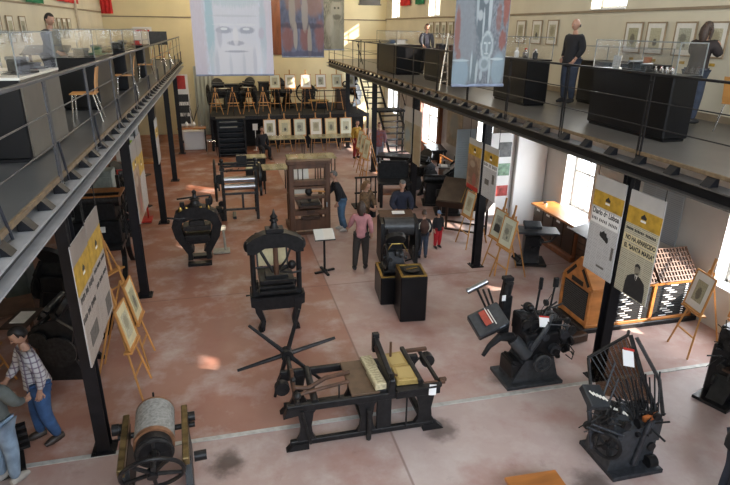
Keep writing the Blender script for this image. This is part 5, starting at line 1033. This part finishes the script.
# far end under the flag-side deck
t = thing('picture_screen', 'tall narrow white panel with black and red pictures at the far post', 'panel', (-1.75, 28.0, 0), 0); part(t, 'board', WHITE, box=[(0, 0, 1.6, .62, .05, 3.0)]); part(t, 'picture', REDP, box=[(.0, -.03, 2.75, .4, .01, .6)]); part(t, 'foot', IRON, box=[(0, 0, .05, .6, .4, .1)], each=1)
for k, z in enumerate((2.05, 1.55, 1.05)): part(t, 'picture', INK, box=[(.05, -.03, z, .45, .01, .34)])
tag(cloth(None, 'drape', mat('pale_grey_drape', (.42, .43, .37), .8, 0, .15, 5, stretch=(3, 3, .3)), .95, 3.3, .06, 5, loc=(-.75, 29.6, 3.35)), 'pale grey-green drape hanging beside the platform railing', 'drape')
long_table('orange topped counter at the far end by the narrow picture panel', -1.35, 25.9, 1.2, .6, 1.05, 0, WOODO)
long_table('orange topped counter under the deck near the red stand', -3.1, 19.6, 1.7, .6, 1.0, 0, WOODO)
for (lb, x, y, z, w, h, m) in (('white chest under the far orange counter', -1.3, 26.4, 0, .9, .8, WHITE), ('white box with papers on the counter under the deck', -3.2, 19.7, 1.03, .5, .35, WHITE), ('pale grey cabinet under the deck behind the second posters', -3.3, 14.6, 0, 1.2, 1.9, mat('pale_green_grey', (.30, .35, .33), .5)), ('grey-green cabinet under the deck behind the pinkish posters', -4.4, 11.6, 0, .9, 1.9, mat('grey_green', (.12, .15, .14), .5))):
    t = thing('cabinet_box', lb, 'cabinet', (x, y, z)); part(t, 'body', m, box=[(0, 0, h/2, w, .5, h)]); part(t, 'door', m, box=[(0, -.26, h/2, w*.9, .02, h*.85)])
t = thing('red_stand', 'red tubular stand under the deck beside the second pair of posters', 'stand', (-2.55, 16.2, 0)); part(t, 'frame', REDP, tube=[([(-.35, 0, .1), (-.35, 0, 1.5), (.3, 0, 1.5), (.3, 0, .1)], .025, 8)], box=[(0, 0, .05, .8, .5, .05)])
t = thing('green_logo_sign', 'white sign with green mark under the deck near the second posters', 'sign', (-2.6, 16.9, 1.65)); part(t, 'board', WHITE, box=[(0, 0, .5, .55, .03, 1.0)]); part(t, 'mark', mat('lime_mark', (.42, .55, .05), .5), box=[(0, -.02, .35, .35, .01, .35)]); part(t, 'picture', mat('grey_mark', (.25, .27, .27), .5), box=[(0, -.02, .78, .4, .01, .3)]); part(t, 'post', IRON2, cyl=[((0, .03, -1.65), (0, .03, .2), .03)])
for i, (x, y) in enumerate(((-1.55, 26.1), (-1.25, 26.1))):
    t = thing('dry_plant', ('dry branching plant in vase on the far orange counter', 'second dry branching plant on the far orange counter')[i], 'plant', (x, y-.2, 1.08)); part(t, 'vase', LABELM, lathe=[((0, 0, 0), [(.05, 0), (.08, .1), (.03, .2)])]); part(t, 'twigs', IRON2, cyl=[((0, 0, .2), (random.uniform(-.3, .3), random.uniform(-.15, .15), random.uniform(.7, 1.4)), .01, .004, 5) for _ in range(9)])
part(thing('metal_stool', 'shiny metal stool beside the far orange counter', 'stool', (-.55, 24.9, 0)), 'frame', CHROME, tube=[([(sx*.15, sy*.15, .6), (sx*.2, sy*.2, 0)], .015, 6) for sx in (-1, 1) for sy in (-1, 1)], box=[(0, 0, .62, .36, .36, .04)])
t = thing('wooden_crate', 'orange varnished wooden top at the bottom frame edge', 'crate', (3.24, 4.47, 0), -2); part(t, 'body', WOODO, box=[(0, 0, .1, .62, .40, .2)]); part(t, 'lid', WOODO, box=[(0, 0, .22, .66, .44, .04)]); part(t, 'paper', LABELM, box=[(-.15, -.05, .243, .1, .16, .004, 0, 0, 25)])
# ================================================================ people
SKIN = mat('skin', (.45, .25, .17), .55, 0, .1, 12)
EYEM = mat('eye_dark', (.02, .015, .012), .3)
def chains(J, edges, rad, levels=2, root=0):
    names = sorted({a for e in edges for a in e}, key=lambda k: 0 if k == root else 1); ix = {k: i for i, k in enumerate(names)}
    me = bpy.data.meshes.new('tmp'); me.from_pydata([J[k] for k in names], [(ix[a], ix[b]) for a, b in edges], [])
    o = bpy.data.objects.new('tmp', me); COL.objects.link(o)
    md = o.modifiers.new('s', 'SKIN'); md.branch_smoothing = .6
    for i, k in enumerate(names):
        v = me.skin_vertices[0].data[i]; v.radius = (rad[k], rad[k]); v.use_root = (i == 0)
    sb = o.modifiers.new('d', 'SUBSURF'); sb.levels = levels; sb.render_levels = levels
    dg = bpy.context.evaluated_depsgraph_get(); m2 = bpy.data.meshes.new_from_object(o.evaluated_get(dg))
    bpy.data.objects.remove(o); return m2
def person(label, loc, rz, h, top, legs, hairm, pose=None, lean=0, sit=False, coat=False, longhair=False, bald=False, shoes=INK, short=False, head=0, turn=0, cat='person', hat=None, extra=None, slim=1.0, scarf=None):
    t = thing('person', label, cat, loc, rz)
    J = dict(pel=(0, 0, .53), wai=(0, 0, .62), che=(0, 0, .735), nec=(0, .012, .835), hea=(0, 0, .88))
    for s, k in ((1, 'L'), (-1, 'R')):
        J.update({'sh'+k: (s*.098, .005, .80), 'el'+k: (s*.135, .02, .655), 'wr'+k: (s*.14, -.04, .515), 'hi'+k: (s*.052, 0, .505), 'kn'+k: (s*.06, -.012, .285), 'an'+k: (s*.062, .015, .05), 'to'+k: (s*.07, -.085, .022)})
    if sit:
        for k in ('pel', 'wai', 'che', 'nec', 'hea', 'shL', 'shR', 'elL', 'elR', 'wrL', 'wrR', 'hiL', 'hiR'): J[k] = (J[k][0], J[k][1], J[k][2]-.225)
        for s, k in ((1, 'L'), (-1, 'R')): J['kn'+k] = (s*.08, -.24, .285); J['an'+k] = (s*.08, -.22, .05); J['to'+k] = (s*.085, -.32, .022)
    for k, v in (pose or {}).items(): J[k] = v
    pz = J['pel'][2]; a = R(lean)
    up = ('wai', 'che', 'nec', 'hea', 'shL', 'shR', 'elL', 'elR', 'wrL', 'wrR')
    for k in up:
        x, y, z = J[k]; dz = z-pz; J[k] = (x, y*math.cos(a)-dz*math.sin(a), pz+y*math.sin(a)+dz*math.cos(a))
    J = {k: Vector(v)*h for k, v in J.items()}
    r = dict(pel=.072, wai=.066, che=.073, nec=.031, hea=.032, shL=.043, shR=.043, elL=.028, elR=.028, wrL=.019, wrR=.019, hiL=.06, hiR=.06, knL=.040, knR=.040, anL=.027, anR=.027, toL=.022, toR=.022)
    r = {k: v*h*slim for k, v in r.items()}
    arms = [('che', 'shL'), ('shL', 'elL'), ('elL', 'wrL'), ('che', 'shR'), ('shR', 'elR'), ('elR', 'wrR')]
    lg = [('pel', 'hiL'), ('hiL', 'knL'), ('knL', 'anL'), ('pel', 'hiR'), ('hiR', 'knR'), ('knR', 'anR')]
    rb = dict(r, **{k: r[k]*(.72 if k in ('pel', 'wai', 'che', 'hiL', 'hiR', 'shL', 'shR') else .8) for k in r if k not in ('nec', 'hea', 'wrL', 'wrR', 'toL', 'toR')})
    body = chains(J, [('pel', 'wai'), ('wai', 'che'), ('che', 'nec'), ('nec', 'hea')]+arms+lg+[('anL', 'toL'), ('anR', 'toR')], rb, 1, 'pel')
    b = MB(); b.bm.from_mesh(body)
    # head
    HM = Matrix.Translation(J['hea']+Vector((0, -.004*h, .052*h))) @ Euler((R(lean*.5+head), 0, R(turn))).to_matrix().to_4x4()
    def onhead(fn):
        m = MB(); fn(m)
        for v in m.bm.verts: v.co = HM @ (v.co*h)
        tm = bpy.data.meshes.new('tmp'); m.bm.to_mesh(tm); m.bm.free(); b.bm.from_mesh(tm); bpy.data.meshes.remove(tm)
    def hd(m):
        g = bmesh.ops.create_uvsphere(m.bm, u_segments=16, v_segments=12, radius=1)
        for v in g['verts']:
            x, y, z = v.co; k = 1-.28*max(0, -z)**1.5
            v.co = Vector((x*.043*k, y*.055*(k if y < 0 else 1)-.004*max(0, -z), z*.066))
    onhead(hd)
    onhead(lambda m: m.prism([(-.050, .012), (-.068, -.012), (-.050, -.016)], 'x', -.007, .007))
    onhead(lambda m: (m.sph(.044, .006, -.004, .006, .012, .018, 8), m.sph(-.044, .006, -.004, .006, .012, .018, 8), m.box(0, -.047, -.036, .024, .008, .006)))
    for k, s in (('L', 1), ('R', -1)):
        w = J['wr'+k]; d = (w-J['el'+k]).normalized(); u = Vector((s, 0, 0)); u = (u-d*u.dot(d)).normalized(); n_ = d.cross(u)
        f = .062*h
        b.tube([w-d*.01*h, w+d*f*.35, w+d*f*.8], [.016*h, .021*h, .019*h], 8)
        for q in range(4):
            base = w+d*f*.75+n_*(.012*h*(q-1.5)); L_ = f*(.62, .72, .68, .52)[q]
            b.tube([base, base+d*L_*.5-u*.006*h, base+d*L_-u*.02*h], [.0068*h, .006*h, .0045*h], 6)
        tb = w+d*f*.25-n_*.014*h; b.tube([tb, tb+d*f*.4-n_*.02*h, tb+d*f*.75-n_*.022*h-u*.008*h], [.008*h, .007*h, .005*h], 6)
    bo = b.build('body', SKIN, t)
    ey = MB()
    for s in (-1, 1): ey.sph(s*.018, -.049, .004, .006, .004, .0045, 8)
    for v in ey.bm.verts: v.co = HM @ (v.co*h)
    ey.build('eyes', EYEM, t)
    # hair
    if not (hat and not longhair):
        hb = MB(); g = bmesh.ops.create_uvsphere(hb.bm, u_segments=18, v_segments=14, radius=1)
        for v in g['verts']: v.co = Vector((v.co.x*.049, v.co.y*.061+.005, v.co.z*.070+.004))
        lim = -.012 if bald else .026
        kill = [v for v in hb.bm.verts if (v.co.y < -.012 and v.co.z < .035) or v.co.z < (-.03 if v.co.y > 0 else -.004) or (bald and v.co.z > .012) or (bald and v.co.y < 0)]
        bmesh.ops.delete(hb.bm, geom=kill, context='VERTS')
        if longhair:
            hb.tube([(0, .02, .05), (0, .045, .0), (0, .052, -.06), (0, .045, -.12)], [.03, .044, .046, .03], 12)
            for s in (-1, 1): hb.tube([(s*.03, .0, .04), (s*.046, .0, -.02), (s*.046, .01, -.10)], [.014, .018, .012], 8)
        for v in hb.bm.verts: v.co = HM @ (v.co*h)
        ho = hb.build('hair', hairm, t); sm = ho.modifiers.new('thick', 'SOLIDIFY'); sm.thickness = .006*h
    if hat:
        hb = MB(); g = bmesh.ops.create_uvsphere(hb.bm, u_segments=18, v_segments=12, radius=1)
        for v in g['verts']: v.co = Vector((v.co.x*.053, v.co.y*.065+.002, max(v.co.z, -.1)*.074+.016))
        hb.box(0, -.075, .022, .07, .05, .008)
        for v in hb.bm.verts: v.co = HM @ (v.co*h)
        hb.build('hat', hat, t)
    # clothes
    q = {k: v+.013*h for k, v in r.items()}; q['pel'] = .07*h*slim
    JJ = dict(J); JJ['col'] = J['nec']*.75+J['che']*.25; q['col'] = .045*h
    JJ['hem'] = J['pel']+Vector((0, 0, -.10*h if coat else -.065*h)); q['hem'] = (.118 if coat else .116)*h*slim; q['pelt'] = .10*h*slim; JJ['pelt'] = J['pel']
    q['col'] = .05*h; q['wai'] = .088*h*slim; q['che'] = .09*h*slim
    for k in 'LR':
        JJ['cu'+k] = J['wr'+k]*.9+J['el'+k]*.1 if not short else J['el'+k]*.7+J['sh'+k]*.3; q['cu'+k] = (.027 if not short else .036)*h
    te = [('hem', 'pelt'), ('pelt', 'wai'), ('wai', 'che'), ('che', 'col')]
    for k in 'LR': te += [('che', 'sh'+k), ('sh'+k, 'el'+k), ('el'+k, 'cu'+k)] if not short else [('che', 'sh'+k), ('sh'+k, 'cu'+k)]
    bulk = 1.12 if coat else 1.0
    ob = bpy.data.objects.new('jacket' if coat else 'shirt', chains(JJ, te, {k: v*bulk for k, v in q.items()}, 1, 'hem')); COL.objects.link(ob); ob.parent = t; ob.data.materials.append(top)
    for k in 'LR': JJ['ct'+k] = J['an'+k]+Vector((0, 0, .0)); q['ct'+k] = .036*h
    le = []
    for k in 'LR': le += [('pel', 'hi'+k), ('hi'+k, 'kn'+k), ('kn'+k, 'ct'+k)]
    ob2 = bpy.data.objects.new('trousers', chains(JJ, le, q, 1, 'pel')); COL.objects.link(ob2); ob2.parent = t; ob2.data.materials.append(legs)
    for p_ in list(ob.data.polygons)+list(ob2.data.polygons): p_.use_smooth = True
    for k in 'LR':
        an, to = J['an'+k], J['to'+k]; d = (to-an); d.z = 0; d.normalize(); base = Vector((an.x, an.y, min(an.z, to.z)+.006*h))
        s_ = MB(); s_.tube([base-d*.035*h+Vector((0, 0, .012*h)), base+d*.0*h+Vector((0, 0, .018*h)), base+d*.06*h+Vector((0, 0, .008*h)), base+d*.105*h], [.022*h, .032*h, .030*h, .016*h], 10)
        for v in s_.bm.verts: v.co.z = max(v.co.z, base.z-.025*h)
        s_.build('shoe', shoes, t)
    if scarf: part(t, 'scarf', scarf, ring=[(tuple(JJ['col']+Vector((0, 0, .012*h))), (0, .2, 1), .036*h, .016*h, 16, 8)])
    if extra: extra(t, J, h)
    return t
def checked(name, a, b_, c):
    m, nt, b = _nt(name); N = nt.nodes.new; L = nt.links.new; b.inputs['Roughness'].default_value = .9
    tc = N('ShaderNodeTexCoord'); cur = None
    sx = N('ShaderNodeSeparateXYZ'); L(tc.outputs['Object'], sx.inputs[0])
    base = N('ShaderNodeRGB'); base.outputs[0].default_value = (*a, 1); cur = base.outputs[0]
    for o, s, w, col in ((1, 15, .26, b_), (2, 15, .26, b_), (1, 15, .09, c), (2, 15, .09, c)):
        k = N('ShaderNodeMath'); k.operation = 'MULTIPLY'; k.inputs[1].default_value = s; L(sx.outputs[o], k.inputs[0])
        f = N('ShaderNodeMath'); f.operation = 'FRACT'; L(k.outputs[0], f.inputs[0])
        g = N('ShaderNodeMath'); g.operation = 'LESS_THAN'; g.inputs[1].default_value = w; L(f.outputs[0], g.inputs[0])
        h_ = N('ShaderNodeMath'); h_.operation = 'MULTIPLY'; h_.inputs[1].default_value = .75; L(g.outputs[0], h_.inputs[0])
        x = N('ShaderNodeMix'); x.data_type = 'RGBA'; L(h_.outputs[0], x.inputs[0]); L(cur, x.inputs[6]); x.inputs[7].default_value = (*col, 1); cur = x.outputs[2]
    L(cur, b.inputs['Base Color']); return m
PLAID = checked('plaid_shirt', (.55, .53, .53), (.19, .16, .22), (.10, .04, .07))
JEANS = mat('blue_jeans', (.035, .085, .20), .9, 0, .35, 7); JEANL = mat('light_jeans', (.22, .31, .42), .9, 0, .3, 7); JEAND = mat('dark_jeans', (.035, .045, .07), .9, 0, .3, 7); JEANM = mat('mid_jeans', (.06, .12, .20), .9, 0, .3, 7)
BLKC = mat('black_wool', (.012, .012, .015), .9, 0, .3, 9); NAVY = mat('navy_coat', (.015, .018, .035), .85, 0, .3, 9); BRNC = mat('dark_brown_coat', (.022, .015, .014), .85, 0, .3, 9); GREYT = mat('grey_green_top', (.11, .125, .12), .9, 0, .2, 9)
PINK = mat('pink_sweater', (.42, .19, .20), .9, 0, .15, 9); CHAR = mat('charcoal_trousers', (.03, .026, .024), .9, 0, .3, 9); REDT = mat('red_trousers', (.40, .012, .02), .85, 0, .2, 9); TAN = mat('brown_fur_coat', (.12, .07, .035), .95, 0, .6, 16)
HBLK, HBRN, HGRY, HAUB, HTAN = [mat('hair_'+n, c, .6, 0, .4, 30) for n, c in (('black', (.012, .009, .008)), ('brown', (.04, .022, .014)), ('grey', (.11, .105, .10)), ('auburn', (.085, .03, .015)), ('tan', (.16, .09, .045)))]
SHB = mat('brown_shoe', (.03, .02, .015), .5); SHW = mat('pale_shoe', (.45, .43, .40), .6)
def belt_bag(m, name='bag', off=(.16, .03, .48), sz=(.07, .16, .2)):
    def f(t, J, h): part(t, name, m, box=[(off[0]*h, off[1]*h, off[2]*h, sz[0]*h, sz[1]*h, sz[2]*h)])
    return f
person('man in plaid shirt and blue jeans looking down beside the pinkish posters', (-2.55, 6.92, 0), -62, 1.76, PLAID, JEANS, HBLK, dict(elR=(-.12, -.06, .66), wrR=(-.07, -.17, .60), elL=(.14, .03, .65), wrL=(.13, -.02, .52), anL=(.05, .05, .05), toL=(.075, -.05, .022), anR=(-.075, -.04, .05), toR=(-.08, -.14, .022), knR=(-.07, -.04, .285)), lean=8, head=-28*-1, short=False, shoes=SHB)
person('woman in grey top and light jeans seen from behind, near the plaid shirted man', (-2.82, 6.24, 0), 150, 1.68, GREYT, JEANL, HBRN, dict(elL=(.13, -.06, .66), wrL=(.10, -.16, .62), elR=(-.13, -.06, .66), wrR=(-.1, -.16, .62)), lean=4, longhair=True, shoes=SHW, head=15)
person('woman in pink sweater and dark trousers with a red scarf', (2.83, 11.62, 0), 160, 1.62, PINK, CHAR, HBRN, dict(elL=(.15, -.02, .66), wrL=(.20, -.12, .57), anL=(.08, .08, .05), toL=(.10, -.01, .022), knL=(.07, .03, .285)), turn=0, longhair=True, scarf=mat('dark_red_scarf', (.14, .015, .025), .9), shoes=INK, slim=.95)
person('woman in brown fur coat with long hair standing past the pink sweater', (3.35, 13.5, 0), 40, 1.60, TAN, BLKC, HTAN, dict(elR=(-.13, -.08, .66), wrR=(-.06, -.17, .60), elL=(.13, -.08, .66), wrL=(.06, -.17, .60)), coat=True, longhair=True, lean=10, head=20, shoes=INK, extra=belt_bag(BLKC, 'handbag', (.17, -.02, .45)))
person('man in navy coat bending over the cabinet press', (4.18, 13.0, 0), -8, 1.74, NAVY, CHAR, HGRY, dict(elR=(-.15, -.08, .66), wrR=(-.09, -.22, .64), elL=(.15, -.07, .65), wrL=(.11, -.17, .60)), lean=14, head=22, coat=True)
def satchel(t, J, h):
    part(t, 'backpack', mat('brown_backpack', (.05, .022, .015), .8, 0, .3, 9), sph=[(0, .12*h, .70*h, .1*h, .075*h, .15*h)])
    part(t, 'backpack_trim', mat('cream_trim', (.55, .52, .45), .8), ring=[((0, .125*h, .70*h), (0, 1, .1), .105*h, .016*h, 20, 6)])
person('child with brown and cream backpack and grey jeans beside the cabinet press', (4.42, 11.92, 0), 168, 1.22, BLKC, JEAND, HBRN, dict(elL=(.13, -.05, .65), wrL=(.09, -.14, .60)), extra=satchel, head=18)
person('small child in red trousers, dark jacket and blue cap', (5.02, 12.5, 0), 12, .98, BLKC, REDT, HBRN, dict(), coat=False, hat=mat('blue_cap', (.13, .19, .30), .9), slim=1.15)
person('man in black jacket and blue jeans leaning at the wooden press', (2.92, 14.25, 0), -95, 1.72, BLKC, JEANM, HGRY, dict(elR=(-.13, -.10, .68), wrR=(-.05, -.2, .66), elL=(.14, .0, .64), wrL=(.12, -.09, .53), anL=(.06, .06, .05), toL=(.07, -.03, .022)), lean=20, head=10, coat=False, extra=lambda t, J, h: part(t, 'folded_paper', mat('pale_blue_paper', (.35, .45, .5), .7), box=[(.12*h, -.24*h, .48*h, .03, .02, .12)]), shoes=SHW)
person('attendant in black sitting behind the etching press', (1.50, 23.75, 0), 20, 1.74, BLKC, BLKC, HBRN, dict(), sit=True, lean=6)
person('bald man in black jacket and jeans standing on the mezzanine', (7.36, 11.3, ZD), -75, 1.74, BLKC, JEAND, HGRY, dict(elL=(.13, .03, .65), wrL=(.10, -.05, .54), elR=(-.13, .03, .65), wrR=(-.10, -.05, .54)), bald=True, coat=True)
person('woman in dark coat with long hair photographing a framed print', (7.85, 8.35, ZD), 105, 1.68, BRNC, JEAND, HBRN, dict(elR=(-.14, -.07, .70), wrR=(-.06, -.16, .79), elL=(.14, -.07, .70), wrL=(.06, -.16, .79), anL=(.05, .08, .05), toL=(.06, 0, .022)), lean=8, longhair=True, coat=True, extra=belt_bag(BLKC, 'camera', (0, -.2, .80), (.07, .05, .05)))
person('person in blue shirt with headphones behind the far showcase', (7.0, 19.55, ZD), -10, 1.66, NAVY, CHAR, HAUB, dict(elR=(-.14, -.06, .66), wrR=(-.08, -.15, .58)), head=15, lean=4, extra=lambda t, J, h: part(t, 'headphones', CHROME, ring=[((0, J['hea'].y, J['hea'].z+.05*h), (0, 1, .1), .055*h, .007*h, 18, 6)]))
person('tall visitor in grey sweater leaning over the second showcase', (-3.3, 13.3, ZD), 60, 1.72, mat('grey_sweater', (.06, .065, .075), .9), CHAR, HBLK, dict(elR=(-.13, -.08, .66), wrR=(-.07, -.17, .60)), lean=10, head=15)
person('visitor in red and yellow clothes with black hair by the far easels', (5.35, 23.0, 0), 30, 1.62, mat('yellow_jacket', (.38, .22, .03), .9, 0, .3, 9), mat('dark_red_trousers', (.22, .02, .02), .9), HBLK, dict(), lean=5)
person('person in long red patterned dress with white apron near the stairs', (5.95, 21.6, 0), -20, 1.72, mat('red_patterned_cloth', (.34, .09, .06), .9, 0, .6, 14, c2=(.20, .14, .2)), mat('pale_blue_skirt', (.28, .29, .34), .9), HAUB, dict(), coat=True)
person('visitor in black coat and blue jeans cut by the lower frame corner', (5.40, 3.95, 0), 60, 1.70, BLKC, JEAND, HBRN, dict(), coat=True)
solo('dropped_tag', 'small dark scrap lying on the pale floor near the typesetting machine', 'scrap', INK, (5.35, 5.3, 0), 15, box=[(0, 0, .004, .1, .02, .006)])
# ================================================================ light, camera, colour
w = bpy.data.worlds.new('overcast_day'); SC.world = w; w.use_nodes = True
bg = w.node_tree.nodes['Background']; bg.inputs[0].default_value = (.86, .93, 1.0, 1); bg.inputs[1].default_value = 9
d = Vector((-9.6, 7.1, -6.1)); sun = light('sun', 'SUN', (20, -5, 20), d.to_track_quat('-Z', 'Y').to_euler(), 34, c=(1, .86, .72), angle=R(.6))
for (yc, ww, a, z) in UPW+LOW:      # daylight entering each window
    e = 95*ww*(z-a)
    light('window_daylight', 'AREA', (XR+.27, yc, (a+z)/2), (0, R(90), 0), e, (z-a)*.9, ww*.9, (.90, .95, 1))
for x in (-1.0, 4.5): light('gallery_window_daylight', 'AREA', (x, YF+.05, 6.1), (R(90), 0, 0), 900, 4.2, 3.0, (.72, .84, 1))
for (x, y) in [(a, b) for b in (1.5, 7, 12.5, 18, 24, 28.3) for a in (-.2, 4.1)]:
    far = y > 14
    light('added_pendant_light', 'POINT', (x, y, ZC-1.3), (0, 0, 0), 360 if y > 20 else 270 if far else 170, c=(1, .84, .60) if far else (1, .95, .88), shadow_soft_size=.3)  # light of the added, unseen pendants
cam = bpy.data.cameras.new('camera'); co = bpy.data.objects.new('camera', cam); COL.objects.link(co)
cam.sensor_fit = 'HORIZONTAL'; cam.sensor_width = 36; cam.lens = 565/730*36; cam.clip_end = 200
ya, pi_, ro = R(14.1), R(20.85), R(.7)
f = Vector((math.sin(ya)*math.cos(pi_), math.cos(ya)*math.cos(pi_), -math.sin(pi_))); r_ = Vector((math.cos(ya), -math.sin(ya), 0)); u = r_.cross(f)
r2 = r_*math.cos(ro)+u*math.sin(ro); u2 = u*math.cos(ro)-r_*math.sin(ro)
co.matrix_world = Matrix(((r2.x, u2.x, -f.x, 0), (r2.y, u2.y, -f.y, 0), (r2.z, u2.z, -f.z, 5.2), (0, 0, 0, 1)))
SC.camera = co
vs = SC.view_settings; vs.view_transform = 'Standard'; vs.look = 'None'; vs.gamma = 1; vs.use_curve_mapping = False; vs.exposure = -1.0
SC.cycles.use_denoising = True; SC.cycles.max_bounces = 8; SC.cycles.transparent_max_bounces = 16; SC.cycles.sample_clamp_indirect = 6; SC.cycles.caustics_reflective = False; SC.cycles.caustics_refractive = False
